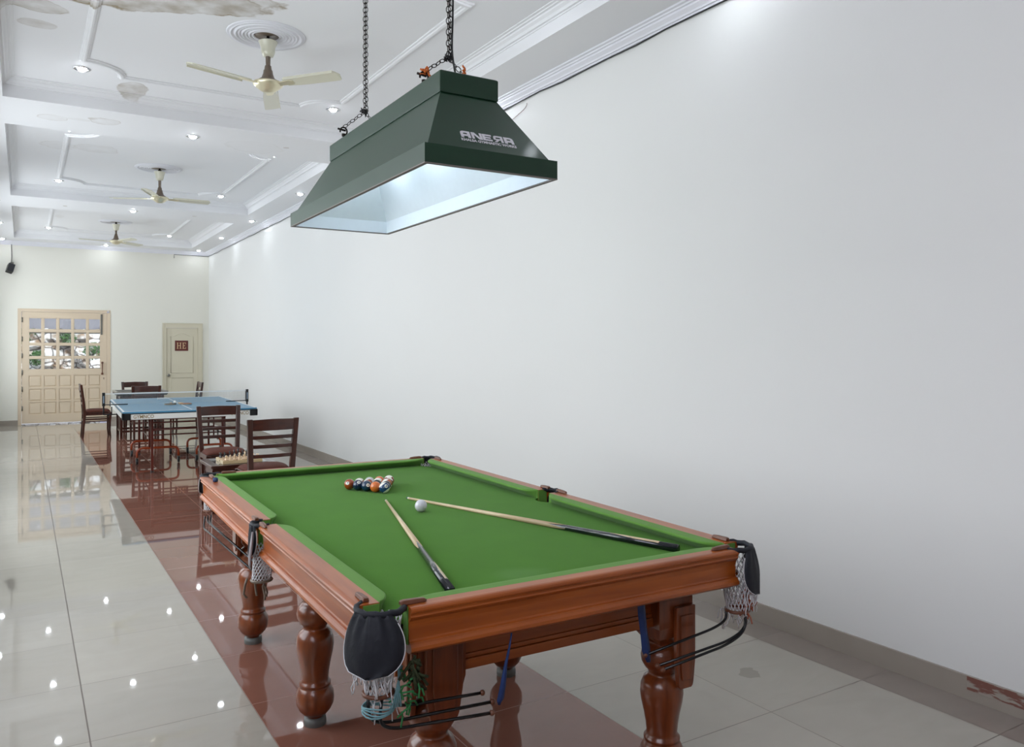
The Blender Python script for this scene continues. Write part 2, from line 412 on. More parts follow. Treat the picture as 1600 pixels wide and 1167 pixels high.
# skirting tiles
mb = MB().box(XR-.014, XR, YB, YF, 0, .107); S(mb.obj('baseboard_right', M_skirt))
mb = MB().box(XL, XL+.014, YB, YF, 0, .107); S(mb.obj('baseboard_left', M_skirt))
mb = MB().box(XL, D1[0]-.01, YF-.014, YF, 0, .107).box(D1[1]+.01, D2[0]-.01, YF-.014, YF, 0, .107).box(D2[1]+.01, XR, YF-.014, YF, 0, .107)
S(mb.obj('baseboard_front', M_skirt))
# worn red-brown scrape on the skirting beside the camera
def scrape():
    m, N, L, b = newmat('worn_skirting_scrape')
    tc = N.new('ShaderNodeTexCoord'); mp = N.new('ShaderNodeMapping'); mp.inputs['Scale'].default_value = (1, 3, 16); L.new(tc.outputs['Object'], mp.inputs[0])
    nz = N.new('ShaderNodeTexNoise'); nz.inputs['Scale'].default_value = 4; nz.inputs['Detail'].default_value = 8; L.new(mp.outputs[0], nz.inputs[0])
    cr = N.new('ShaderNodeValToRGB'); cr.color_ramp.elements[0].position = .46; cr.color_ramp.elements[1].position = .54
    cr.color_ramp.elements[0].color = (*lin((122, 80, 70)), 1); cr.color_ramp.elements[1].color = (*lin((156, 147, 137)), 1)
    L.new(nz.outputs[0], cr.inputs[0]); L.new(cr.outputs[0], b.inputs['Base Color']); b.inputs['Roughness'].default_value = .5
    return m
S(MB().box(XR-.0155, XR-.0138, .7, 2.0, .045, .1065).obj('trim_20', scrape()))

# ceiling: lowered soffit, recessed bays
BX0, BX1 = -.155, 3.2
BAYS = [(-1.30, 3.02), (4.0, 8.335), (9.33, 13.645), (14.67, 18.83)]
mb = MB()
mb.box(XL, BX0, YB, YF, ZC, 4.3).box(BX1, XR, YB, YF, ZC, 4.3)
y = YB
for a, c in BAYS: mb.box(BX0, BX1, y, a, ZC, 4.3); mb.box(BX0, BX1, a, c, ZT, 4.3); y = c
mb.box(BX0, BX1, y, YF, ZC, 4.3)
S(mb.obj('ceiling', M_ceil))
def rect_sweep(mb, x0, y0, x1, y1, prof):
    mb.loops([[(x0+i, y0+i, z), (x1-i, y0+i, z), (x1-i, y1-i, z), (x0+i, y1-i, z)] for i, z in prof])
mb = MB()
rect_sweep(mb, XL, YB, XR, YF, [(0, 3.745), (.012, 3.745), (.014, 3.757), (.024, 3.760), (.028, 3.772), (.05, 3.792), (.053, 3.803), (.066, 3.806), (.07, 3.815), (.088, 3.818), (.09, 3.83)])
S(mb.obj('trim_1', M_trim))
n = 2
for a, c in BAYS:
    mb = MB()
    rect_sweep(mb, BX0, a, BX1, c, [(0, 3.925), (.006, 3.925), (.008, 3.935), (.022, 3.938), (.026, 3.947), (.03, 3.957), (.048, 3.972), (.052, 3.982), (.068, 3.985), (.072, 3.992), (.092, 3.994), (.094, 4.0)])
    S(mb.obj('trim_%d' % n, M_ceil)); n += 1
def rib(path, prof, closed=True):   # sweep profile (offset, z) along a closed plan path
    P = [Vector(p) for p in path]; m = len(P); L = []
    for i, p in enumerate(P):
        a = (P[i]-P[i-1]).normalized(); c = (P[(i+1) % m]-P[i]).normalized()
        na = Vector((-a.y, a.x)); nc = Vector((-c.y, c.x)); nn = na+nc
        if nn.length < .3: nn = na
        nn.normalize(); k = 1/max(.45, nn.dot(na))
        L.append([(p.x+nn.x*o*k, p.y+nn.y*o*k, z) for o, z in prof])
    L.append(L[0]); mb = MB(); mb.loops(L, closed=False); return mb
for a, c in BAYS:
    x0, x1, y0, y1, r = BX0+.585, BX1-.555, a+.565, c-.565, .31
    path = [(x0, y0+r)]+arc2(x0, y0, r, PI/2, 0, 8)[1:]+arc2(x1, y0, r, PI, PI/2, 8)+arc2(x1, y1, r, -PI/2, -PI, 8)+arc2(x0, y1, r, 0, -PI/2, 8)
    prof = [(-.034, 4.0), (-.032, 3.99), (-.018, 3.986), (-.014, 3.976), (0, 3.972), (.014, 3.976), (.018, 3.986), (.032, 3.99), (.034, 4.0)]
    S(rib(path, prof).obj('trim_%d' % n, M_ceil)); n += 1
# far exterior wall line cable
def cable(name, pts, r, label):
    return tag(MB().tube(pts, r, 6).obj(name, M_black), label, 'cable')
pts = []
for i in range(60):
    yy = YF-.02-i*(YF-1.6)/59; pts.append((XR-.014-.004*math.sin(i*1.7), yy, 3.742-.010*abs(math.sin(i*.55))-.004*math.sin(i*2.3)))
cable('wall_cable', [(2.93, YF-.01, 3.66), (2.93, YF-.01, 3.742), (3.3, YF-.01, 3.740), (XR-.02, YF-.015, 3.736)]+pts, .0055, 'black cable running under the cornice along the long white wall')
cable('wall_cable', [(XL+.02, YF-.01, 3.765), (-.22, YF-.01, 3.765), (-.205, YF-.01, 3.755), (-.2, YF-.01, 3.5), (-.205, YF-.012, 3.37)], .006, 'thin cable dropping to the small black speaker on the far wall')
tag(MB().tube(bez((3.668, 5.72, 3.70), (3.672, 5.70, 3.62), (3.675, 6.1, 3.66), (3.678, 6.25, 3.47), 14), .0022, 5).obj('loose_wire', M_tongue), 'thin loose wire curling down the white wall below the cornice', 'wire')

# ------------------------------------------------------------------ recessed downlights
M_bulb = emis('cool_white_bulb', (240, 247, 255), 85)
t0 = thing('recessed_downlight', 'x', 'downlight')
MB().lathe([(.045, 0), (.05, -.006), (.062, -.008), (.07, -.004), (.072, .002), (.045, .002)], n=24).obj('trim_ring', M_chrome, t0)
MB().lathe([(0, -.026), (.016, -.024), (.03, -.016), (.038, -.004), (.04, .002)], n=16).obj('bulb', M_bulb, t0)
bayn = ['ceiling bay above the camera', 'nearest fan bay', 'middle fan bay', 'last fan bay']
spots = []
LX = (.43, 2.65)
for k, (a, c) in enumerate(BAYS):
    for yy, s in ((a+.6, 'near'), (c-.6, 'far')):
        for xx, t in zip(LX, ('left', 'right')):
            if k == 0 and s == 'near': continue
            spots.append((xx, yy, ZT, 'round downlight in the %s %s corner of the %s' % (s, t, bayn[k])))
for yy, t in ((3.5, 'beam in front of the lamp hood'), (8.87, 'beam between the first and middle bays'), (14.2, 'beam between the middle and last bays'), (19.15, 'ceiling strip above the glazed door')):
    spots.append((1.52, yy, ZC, 'round downlight centred in the %s' % t))
rn = ['nearest the camera', 'beside the nearest fan bay', 'at the first beam', 'beside the middle fan bay', 'at the second beam', 'beside the last fan bay', 'in the corner by the far wall']
for yy, t in zip((3.35, 6.17, 8.87, 11.35, 14.2, 16.68, 19.12), rn):
    spots.append((3.4, yy, ZC, 'downlight along the right wall cornice %s' % t))
    spots.append((-.36, yy, ZC, 'downlight along the left wall cornice %s' % t))
for i, (x, y, z, lab) in enumerate(spots):
    o = t0 if i == 0 else copy_tree(t0)
    o.location = (x, y, z); tag(o, lab, 'downlight', 'recessed ceiling downlights')

# ------------------------------------------------------------------ ceiling fans and medallions
def fan(x, y, hubz, angs, label, mlabel):
    md = MB(); prof = [(0, .0), (.075, 0)]
    for i, r in enumerate((.09, .115, .14, .165, .19, .215, .25)):
        prof += [(r, -.004), (r+.006, -.014-.004*(i % 2)), (r+.016, -.012), (r+.02, -.003)]
    prof += [(.285, -.01), (.292, 0)]
    md.lathe(prof, n=48)
    m = md.obj('ceiling_medallion', M_trim); m.location = (x-.012, y, ZT-.001); MB().lathe([(0, -.006), (.092, -.006), (.092, -.001)], n=32).obj('centre_plate', M_fanbrown, m); tag(m, mlabel, 'ceiling medallion', 'round ceiling medallions')
    f = thing('ceiling_fan', label, 'fan', (x, y, hubz), 0, 'ceiling fans')
    top = ZT-hubz
    MB().tube([(0, 0, top), (0, 0, top-.09)], .012, 10).tube([(-.02, 0, top-.03), (.02, 0, top-.03)], .008, 8).obj('hook', M_black, f)
    MB().lathe([(.026, top-.165), (.04, top-.16), (.05, top-.13), (.055, top-.09), (.07, top-.055), (.073, top-.05), (.06, top-.052), (.03, top-.09)], n=28).obj('canopy', M_fan, f)
    MB().lathe([(.018, .10), (.017, .15), (.019, top-.165), (.023, top-.16)], n=16).obj('downrod', M_fanbrown, f)
    MB().lathe([(.095, .012), (.085, .022), (.05, .045), (.037, .08), (.034, .105), (.028, .11), (.024, .14), (.017, .145)], n=28).obj('motor_cover', M_fanbrown, f)
    MB().lathe([(0, -.062), (.03, -.06), (.055, -.05), (.075, -.035), (.082, -.03), (.09, -.024), (.108, -.01), (.113, .002), (.108, .012), (.09, .016), (0, .016)], n=32).obj('motor_housing', M_brass, f)
    for a in angs:
        M = Matrix.Rotation(R(a), 4, 'Z') @ Matrix.Rotation(R(-11), 4, 'X')
        b = MB()
        top_ = [(.16, -.05), (.30, -.058), (.60, -.062), (.62, -.05), (.64, .0), (.62, .058), (.60, .064), (.30, .058), (.16, .045)]
        n_ = len(top_); v = []
        for dz in (.004, -.004):
            v += [(px, py, dz-.16*abs(py)*abs(py)*8) for px, py in top_]
        b.add(v, [tuple(range(n_)), tuple(range(n_, 2*n_))[::-1]]+[(i, i+n_, (i+1) % n_+n_, (i+1) % n_) for i in range(n_)], False, M)
        # turned-down lip
        b.box(.18, .61, -.064, -.059, -.02, .002, M)
        bl = b.obj('blade', M_fan, f)
        br = MB(); br.prism([(.09, -.022), (.15, -.026), (.21, -.03), (.235, -.015), (.235, .015), (.21, .03), (.15, .026), (.09, .022)], -.012, -.004, M)
        br.obj('blade_bracket', M_brass, bl)
    return f
fan(1.60, 6.17, 3.625, (-164, -52, 72), 'nearest ceiling fan, ivory with three blades, below the brown water stain', 'round ribbed plaster medallion above the nearest ceiling fan')
fan(1.55, 11.47, 3.60, (155, -2, -112), 'middle one of the three ivory ceiling fans', 'round ribbed plaster medallion above the middle ceiling fan')
fan(1.50, 16.75, 3.63, (-172, 40, -66), 'farthest ceiling fan, hanging near the far wall', 'round ribbed plaster medallion above the farthest ceiling fan')

# ------------------------------------------------------------------ glazed door, outside view
def door_glazed():
    y0 = YF-.006
    fr = MB()
    fr.box(D1[0], D1[0]+.055, y0, YF+.1, 0, D1[2]).box(D1[1]-.055, D1[1], y0, YF+.1, 0, D1[2]-.05).box(D1[0]+.055, D1[1]-.055, y0, YF+.1, D1[2]-.05, D1[2])
    fr.box(D1[0]-.012, D1[0], YF-.012, YF+.001, 0, D1[2]+.012).box(D1[1], D1[1]+.012, YF-.012, YF+.001, 0, D1[2]+.012).box(D1[0]+.0005, D1[1]-.0005, YF-.011, YF, D1[2]+.0005, D1[2]+.0115)
    d = S(fr.obj('door_1', M_cream))
    X0, X1 = D1[0]+.06, D1[1]-.06; Z0, Z1 = .03, D1[2]-.055
    cols = [(.10, .335), (.373, .61), (.65, .888), (.925, 1.17), (1.205, 1.44)]
    rows = [(2.0, 2.247), (1.711, 1.954), (1.43, 1.672), (1.156, 1.391)]
    lrows = [(.79, 1.033), (.495, .752), (.214, .469)]
    ya, yb = YF+.01, YF+.05
    lf = MB()
    xs = [X0]+[q for cc in cols for q in cc]+[X1]
    for i in range(0, len(xs), 2): lf.box(xs[i], xs[i+1], ya, yb, Z0, Z1)          # stiles
    for cc in cols:
        zs = [Z0]+[q for r_ in (lrows[::-1]+rows[::-1]) for q in r_]+[Z1]
        for i in range(0, len(zs), 2): lf.box(cc[0], cc[1], ya, yb, zs[i], zs[i+1])
    leaf = lf.obj('door_leaf', M_cream, d)
    pn = MB()
    for cc in cols:
        for r_ in lrows:
            pn.box(cc[0], cc[1], ya+.018, yb-.006, r_[0], r_[1])
            x0, x1, z0, z1 = cc[0]+.03, cc[1]-.03, r_[0]+.03, r_[1]-.03
            pn.hexa([(cc[0]+.012, ya+.018, r_[0]+.012), (cc[1]-.012, ya+.018, r_[0]+.012), (cc[1]-.012, ya+.018, r_[1]-.012), (cc[0]+.012, ya+.018, r_[1]-.012)],
                    [(x0, ya+.006, z0), (x1, ya+.006, z0), (x1, ya+.006, z1), (x0, ya+.006, z1)])
    pn.obj('raised_panel', M_cream, leaf)
    for cc in cols:
        for r_ in rows:
            g = MB().box(cc[0], cc[1], ya+.02, ya+.024, r_[0], r_[1]).obj('pane', M_glass, leaf)
    bd = MB()
    for cc in cols:
        for r_ in rows:
            for (xa, xb, za, zb) in ((cc[0], cc[0]+.012, *r_), (cc[1]-.012, cc[1], *r_), (*cc, r_[0], r_[0]+.012), (*cc, r_[1]-.012, r_[1])):
                bd.box(xa, xb, ya+.006, ya+.02, za, zb)
    bd.obj('glazing_bead', M_cream, leaf)
    MB().box(1.44, 1.475, YF-.006, YF+.012, 1.90, 2.345).obj('door_bolt', M_dsteel, leaf, bevel=.003)
    MB().tube(smooth_path([(1.47, YF+.01, 1.06), (1.47, YF-.035, 1.06), (1.47, YF-.04, 1.17), (1.47, YF-.035, 1.29), (1.47, YF+.01, 1.29)], .03), .011, 8).lathe([(.022, -.02), (.022, .02)], (1.47, YF+.005, 1.05), 10).lathe([(.022, -.02), (.022, .02)], (1.47, YF+.005, 1.29), 10).obj('door_handle', M_tongue, leaf)
    MB().box(1.492, 1.508, YF+.004, YF+.012, .93, .97).obj('keyhole', M_fanbrown, leaf)
    for z in (2.2, 1.8, 1.45, 1.1, .75, .35):
        MB().tube([(-.018, YF+.0, z-.05), (-.018, YF+.0, z+.05)], .012, 8).obj('hinge', M_dsteel, d)
door_glazed()
def door_he():
    y0 = YF-.008
    fr = MB()
    fr.box(D2[0], D2[0]+.068, y0, YF+.1, 0, D2[2]).box(D2[1]-.09, D2[1], y0, YF+.1, 0, D2[2]).box(D2[0]+.068, D2[1]-.09, y0, YF+.1, D2[2]-.095, D2[2])
    fr.box(D2[0]-.012, D2[0]+.01, YF-.02, YF-.009, 0, D2[2]+.012).box(D2[1]-.01, D2[1]+.012, YF-.02, YF-.009, 0, D2[2]+.012).box(D2[0]+.0105, D2[1]-.0105, YF-.019, YF-.009, D2[2]-.009, D2[2]+.011)
    d = S(fr.obj('door_2', M_cream2))
    X0, X1 = D2[0]+.07, D2[1]-.092; Z1 = D2[2]-.10
    leaf = MB().box(X0, X1, YF+.02, YF+.06, .012, Z1).obj('door_leaf', M_cream2, d)
    xm = (X0+X1)/2
    def mould(pts):
        return MB().tube(pts, .008, 6, closed=True)
    x0, x1 = X0+.10, X1-.10
    up = [(x0, YF+.018, 1.04), (x1, YF+.018, 1.04), (x1, YF+.018, 1.88), (x1-.08, YF+.018, 1.885), (xm+.06, YF+.018, 1.94), (xm, YF+.018, 1.955), (xm-.06, YF+.018, 1.94), (x0+.08, YF+.018, 1.885), (x0, YF+.018, 1.88)]
    mould(up).obj('panel_moulding', M_cream2, leaf)
    mould([(x0, YF+.018, .15), (x1, YF+.018, .15), (x1, YF+.018, .93), (x0, YF+.018, .93)]).obj('panel_moulding', M_cream2, leaf)
    MB().lathe([(0, 0), (.03, 0), (.032, .02), (.02, .045), (.012, .05), (.012, .06)], M=Matrix.Translation((2.815, YF-.03, .99)) @ Matrix.Rotation(R(-90), 4, 'X')).obj('door_knob', M_dsteel, leaf)
    s = tag(MB().box(2.95, 3.232, YF+.008, YF+.018, 1.548, 1.782).obj('door_sign', mat('maroon_sign', (92, 30, 22), .3, noise=.15, nscale=30)), 'small maroon sign reading HE on the narrow cream door', 'sign')
    Mg = mat('tan_lettering', (206, 176, 138), .5)
    def letters(mb):
        yA, yB = YF+.003, YF+.008
        B = lambda xa, xb, za, zb: mb.box(xa, xb, yA, yB, za, zb)
        # H with serifs
        for sx in (2.998, 3.058): B(sx, sx+.018, 1.60, 1.73); B(sx-.01, sx+.028, 1.595, 1.605); B(sx-.01, sx+.028, 1.725, 1.735)
        B(3.012, 3.062, 1.66, 1.672)
        # E
        sx = 3.118; B(sx, sx+.018, 1.60, 1.73); B(sx-.01, sx+.065, 1.595, 1.607); B(sx-.01, sx+.065, 1.723, 1.735); B(sx+.01, sx+.045, 1.66, 1.672)
        B(sx+.057, sx+.065, 1.60, 1.63); B(sx+.057, sx+.065, 1.70, 1.73); B(sx+.04, sx+.047, 1.65, 1.682)
    mb = MB(); letters(mb); mb.obj('lettering', Mg, s)
door_he()
# wall speaker
sp = thing('wall_speaker', 'small black speaker tilted on the far wall above the glazed door', 'speaker', (-.225, YF-.12, 3.25))
Ms = Matrix.Rotation(R(14), 4, 'Y') @ Matrix.Rotation(R(-25), 4, 'X') @ Matrix.Rotation(R(12), 4, 'Z')
MB().box(-.06, .06, -.06, .06, -.09, .09, Ms).obj('cabinet', M_black, sp, bevel=.006)
MB().box(-.052, .052, -.066, -.061, -.08, .08, Ms).obj('grille', mat('charcoal_grille', (34, 34, 40), .7), sp)
MB().tube([(.02, .03, .05), (.03, .11, .1)], .012, 8).box(.0, .06, .10, .12, .06, .14).obj('bracket', M_dsteel, sp)

# outside: paving, rocky bank, awning, bushes, post
def m_rock():
    m, N, L, b = newmat('pale_rock')
    tc = N.new('ShaderNodeTexCoord')
    v = N.new('ShaderNodeTexVoronoi'); v.feature = 'DISTANCE_TO_EDGE'; v.inputs['Scale'].default_value = 3.2; L.new(tc.outputs['Object'], v.inputs[0])
    n_ = N.new('ShaderNodeTexNoise'); n_.inputs['Scale'].default_value = 5; n_.inputs['Detail'].default_value = 6; L.new(tc.outputs['Object'], n_.inputs[0])
    cr = N.new('ShaderNodeValToRGB'); cr.color_ramp.elements[0].position = .0; cr.color_ramp.elements[1].position = .09
    cr.color_ramp.elements[0].color = (*lin((78, 62, 50)), 1); cr.color_ramp.elements[1].color = (1, 1, 1, 1)
    L.new(v.outputs[0], cr.inputs[0])
    cr2 = N.new('ShaderNodeValToRGB'); cr2.color_ramp.elements[0].position = .35; cr2.color_ramp.elements[1].position = .55
    cr2.color_ramp.elements[0].color = (*lin((150, 126, 104)), 1); cr2.color_ramp.elements[1].color = (*lin((226, 224, 222)), 1)
    L.new(n_.outputs[0], cr2.inputs[0])
    mx = N.new('ShaderNodeMix'); mx.data_type = 'RGBA'; mx.blend_type = 'MULTIPLY'; mx.inputs[0].default_value = 1
    L.new(cr.outputs[0], mx.inputs[6]); L.new(cr2.outputs[0], mx.inputs[7]); L.new(mx.outputs[2], b.inputs['Base Color'])
    b.inputs['Roughness'].default_value = .9
    return m
S(MB().box(-6, 8, YF+.2, 28, -.15, -.03).obj('ground', mat('pale_paving', (205, 205, 205), .8, noise=.1, nscale=3)))
bm = bmesh.new(); bmesh.ops.create_grid(bm, x_segments=110, y_segments=60, size=1)
from mathutils import noise as mnoise
for v in bm.verts:
    x, t = v.co.x*5+.5, (v.co.y+1)/2
    h = t*4.2; yy = 23.2+t*2.4
    p = Vector((x*1.7, h*1.7, 0)); c1 = mnoise.cell(p*1.0+Vector((mnoise.noise(p*1.3), mnoise.noise(p*1.3+Vector((9, 3, 1))), 0))*.8)
    dd = c1*.35+mnoise.noise(p*2)*.15
    v.co = Vector((x, yy-dd, h-.1))
me = bpy.data.meshes.new('rock_bank'); bm.to_mesh(me); bm.free(); me.materials.append(m_rock())
S(bpy.data.objects.new('rocky_bank', me)); COL.objects.link(bpy.data.objects['rocky_bank'])
def m_sheet():
    m, N, L, b = newmat('translucent_roof_sheet')
    b.inputs['Base Color'].default_value = (*lin((158, 154, 158)), 1); b.inputs['Roughness'].default_value = .6
    t = N.new('ShaderNodeBsdfTranslucent'); t.inputs[0].default_value = (*lin((158, 154, 158)), 1)
    x = N.new('ShaderNodeMixShader'); x.inputs[0].default_value = .5
    L.new(b.outputs[0], x.inputs[1]); L.new(t.outputs[0], x.inputs[2]); L.new(x.outputs[0], N['Material Output'].inputs[0]); return m
aw = thing('awning', 'grey corrugated awning seen through the top panes of the glazed door', 'awning', (0, 0, 0))
mb = MB()
for i in range(28):
    x = -3+i*.28; mb.add([(x, 20.6, 2.46), (x+.14, 20.6, 2.50), (x+.14, 22.6, 2.10), (x, 22.6, 2.06)], [(0, 1, 2, 3)]); mb.add([(x+.14, 20.6, 2.50), (x+.28, 20.6, 2.46), (x+.28, 22.6, 2.06), (x+.14, 22.6, 2.10)], [(0, 1, 2, 3)])
mb.obj('roof_sheet', m_sheet(), aw)
MB().box(-3, 5, 22.50, 22.56, 1.97, 2.06).obj('beam', M_dsteel, aw)
tag(MB().lathe([(.08, -.1), (.08, 2.3)], (1.72, 22.4, 0), 16).obj('outdoor_post', mat('lilac_paint', (206, 204, 230), .5)), 'pale lilac post outside behind the right column of door panes', 'post')
M_leaf = mat('leaf_green', (58, 98, 40), .6, noise=.5, nscale=9)
def bush(x, y, z, r, n, label):
    mb = MB()
    for i in range(n):
        a, e, q = random.random()*2*PI, random.uniform(-1.2, 1.5), r*random.random()**.4
        c = Vector((x+q*math.cos(a)*math.cos(e), y+q*math.sin(a)*math.cos(e), z+q*math.sin(e)))
        u = Vector((random.gauss(0, 1), random.gauss(0, 1), random.gauss(0, 1))).normalized(); w_ = u.orthogonal().normalized(); s = .045
        mb.add([c-u*s, c+w_*s*.5, c+u*s, c-w_*s*.5], [(0, 1, 2, 3)])
    tag(mb.obj('bush', M_leaf), label, 'bush', 'bushes outside on the rocks')
BY = lambda z: 23.2+2.4*(z+.1)/4.2-.2
bush(-.12, BY(2.1), 2.1, .45, 900, 'dark green bush outside at the left panes of the glazed door')
bush(.3, BY(1.35), 1.35, .2, 220, 'small green plant low on the rocks behind the third row of panes')
bush(1.0, BY(1.9), 1.9, .24, 240, 'green plant on the rocks behind the middle column of panes')
bush(1.62, BY(1.5), 1.5, .26, 280, 'green plant beside the lilac post outside')

# ------------------------------------------------------------------ billiard table
TO = (.774, 1.991, 0); TR = -.0222; TL, TW = 2.76, 1.465
TZ, BZ = .892, .85
bt = thing('billiard_table', 'large pool table with green cloth, orange-brown wooden rails and turned legs', 'pool table', TO, TR)
# bed
def bed_outline():
    r = .062; m = .055; pts = []
    x0, x1, y0, y1 = m, TW-m, m, TL-m
    cs = [(x0+.02, y0+.02, 90, 0), (x1-.02, y0+.02, 180, 90), (x1-.02, y1-.02, 270, 180), (x0+.02, y1-.02, 0, -90)]
    ym = 1.295
    pts += arc2(x0+.015, y0+.015, .072, R(100), R(-10), 10)
    pts += arc2(x1-.015, y0+.015, .072, R(190), R(80), 10)
    pts += arc2(x1+.012, ym+.01, .068, R(255), R(105), 10)
    pts += arc2(x1-.015, y1-.015, .072, R(280), R(170), 10)
    pts += arc2(x0+.015, y1-.015, .072, R(10), R(-100), 10)
    pts += arc2(x0-.012, ym, .068, R(75), R(-75), 10)
    return pts
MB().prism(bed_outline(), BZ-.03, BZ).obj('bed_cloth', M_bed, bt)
MB().prism([(.10, .16), (TW-.10, .16), (TW-.10, TL-.16), (.10, TL-.16)], .79, BZ-.031).obj('slate', M_dark, bt)
# rails: profile out->in. o = distance from outer edge
wood_prof = [(.070, .892), (.014, .892), (.007, .8905), (.002, .887), (0, .882), (.001, .877), (.005, .874), (.006, .868), (.004, .864), (.008, .858), (.015, .852),
             (.018, .835), (.018, .80), (.016, .795), (.010, .793), (.008, .788), (.001, .781), (0, .772), (.006, .766), (.016, .761), (.070, .761)]
def rail(p0, p1, inward, wd, ch0, ch1, mat_w, name='rail'):
    # p0,p1 along the outer line; inward unit normal; wd: width scale; cushion with chamfers ch0/ch1
    P0, P1, I = Vector(p0), Vector(p1), Vector(inward); D = (P1-P0).normalized(); Ln = (P1-P0).length
    def pt(s, o, z): q = P0+D*s+I*o; return (q.x, q.y, z)
    L = [[pt(s, o if o < .069 else wd, z) for o, z in wood_prof] for s in (0, Ln)]
    mb = MB(); mb.loops(L, closed=True, caps=(True, True)); r_ = mb.obj(name, mat_w, bt)
    # cushion
    cp = [(wd, .892), (wd+.032, .8918), (wd+.047, .8905), (wd+.052, .887), (wd+.052, .882), (wd+.036, .868), (wd+.012, .8505), (wd, .8505)]
    mb = MB()
    def ends(c):   # perpendicular sections swelling from the pocket jaw to the full nose
        return [(c[0]*.3+(c[0]*.7+c[1])*t, max(.06, (1-(1-t)**c[2])**(1/1.15))) for t in (0, .04, .1, .18, .28, .4, .54, .7, .85, 1)]
    seq = ends(ch0)+[(Ln-a, g) for a, g in ends(ch1)[::-1]]
    secs = [[pt(a, wd+(o-wd)*g, z) for o, z in cp] for a, g in seq]
    mb.loops(secs, closed=True, caps=(True, True)); c = mb.obj('cushion', M_cloth2, r_)
    for p in c.data.polygons: p.use_smooth = False
    MB().hexa([pt(.002, wd, .785), pt(Ln-.002, wd, .785), pt(Ln-.002, wd+.003, .785), pt(.002, wd+.003, .785)], [pt(.002, wd, .8915), pt(Ln-.002, wd, .8915), pt(Ln-.002, wd+.003, .8915), pt(.002, wd+.003, .8915)]).obj('cloth_facing', M_cloth2, r_)
    # cloth-covered end faces
    for s in (-.003, Ln):
        e = MB()
        a = [pt(s, .022, .785), pt(s, wd, .785), pt(s, wd, .889), pt(s, .022, .889)]; b_ = [pt(s+.003, .022, .785), pt(s+.003, wd, .785), pt(s+.003, wd, .889), pt(s+.003, .022, .889)]
        e.hexa(a, b_); e.obj('cloth_end', M_cloth2, r_)
    return r_
WS, WE = .070, .052
rail((0, .092), (0, 1.245), (1, 0), WS, (.02, .085, 2.2), (.012, .095, 2.6), M_woody)
rail((0, 1.344), (0, 2.665), (1, 0), WS, (.045, .085, 2.4), (.02, .085, 2.2), M_woody)
rail((TW, .092), (TW, 1.262), (-1, 0), WS, (.02, .085, 2.2), (.045, .085, 2.4), M_woody)
rail((TW, 1.362), (TW, 2.665), (-1, 0), WS, (.012, .095, 2.6), (.02, .085, 2.2), M_woody)
rail((.128, 0), (1.372, 0), (0, 1), WE, (.02, .11, 2.2), (.02, .11, 2.2), M_woodx)
rail((.10, TL), (1.37, TL), (0, -1), WE, (.02, .10, 2.2), (.02, .10, 2.2), M_woodx)
# frame under the rails
for xx_ in (.185, TW-.215): MB().box(xx_, xx_+.03, .26, TL-.26, .60, .79).obj('side_apron', M_woody, bt)
for yy in (.205, TL-.235):
    MB().box(.2, TW-.2, yy, yy+.03, .615, .79).box(.2, TW-.2, yy-.012, yy+.03, .603, .635).box(.2, TW-.2, yy-.006, yy+.03, .635, .65).obj('end_apron', M_woodx, bt, bevel=.003)
MB().box(.10, TW-.10, .14, TL-.14, .78, .80).obj('frame_board', M_dark, bt)
# legs
leg_prof = [(.046, 0), (.046, .03), (.032, .032), (.034, .040), (.052, .050), (.066, .066), (.077, .09), (.080, .115), (.077, .14), (.066, .162), (.060, .168), (.066, .172), (.066, .18),
            (.058, .186), (.056, .20), (.059, .23), (.066, .27), (.075, .31), (.079, .34), (.077, .37), (.067, .395), (.052, .407), (.046, .413), (.05, .418), (.052, .426), (.062, .434), (.074, .455), (.077, .475), (.072, .50), (.058, .518), (.048, .524), (.05, .532), (.058, .54)]
LEGS = [(.301, .246, (-1, -1)), (.258, 1.345, (-1, 0)), (.24, 2.445, (-1, 1)), (1.221, .236, (1, -1)), (1.218, 1.378, (1, 0)), (1.215, 2.48, (1, 1))]
M_pad = mat('grey_levelling_foot', (96, 96, 92), .5)
for i, (x, y, side) in enumerate(LEGS):
    lb = MB().lathe([(r, z) for r, z in leg_prof if z > .031], (x, y, 0), 36)
    # square block tapering into the turning
    def sq(h, z): return [(x-h, y-h, z), (x+h, y-h, z), (x+h, y+h, z), (x-h, y+h, z)]
    lb.loops([sq(.045, .528), sq(.07, .56), sq(.078, .60), sq(.078, .79)], caps=(True, True))
    lg = lb.obj('leg', M_leg, bt)
    MB().lathe([(.046, 0), (.047, .012), (.046, .03), (.03, .033)], (x, y, 0), 28).obj('levelling_foot', M_pad, lg)
    # carved plaques on the outward faces
    for ax in (0, 1):
        if side[ax] == 0 or i in (1, 4): continue
        pl = [(-.062, .775), (-.062, .575), (-.05, .50), (-.045, .487), (-.035, .48), (.035, .48), (.045, .487), (.05, .50), (.062, .575), (.062, .775)]
        pin = [(-.042, .745), (-.042, .58), (-.034, .52), (-.03, .512), (.03, .512), (.034, .52), (.042, .58), (.042, .745)]
        m_ = MB()
        for poly, d0, d1 in ((pl, .076, .094), (pin, .094, .1)):
            n_ = len(poly)
            if ax == 0: v = [(x+side[0]*d, y+u, z) for d in (d0, d1) for u, z in poly]
            else: v = [(x+u, y+side[1]*d, z) for d in (d0, d1) for u, z in poly]
            m_.add(v, [tuple(range(n_))[::-1], tuple(range(n_, 2*n_))]+[(k, (k+1) % n_, (k+1) % n_+n_, k+n_) for k in range(n_)])
        if i == 3 and ax == 1: m_.v = [(x+(vx-x)*.72+.03, vy-.004, vz-.1) for vx, vy, vz in m_.v]   # slipped plaque
        m_.obj('plaque', M_leg, lg, bevel=.003)
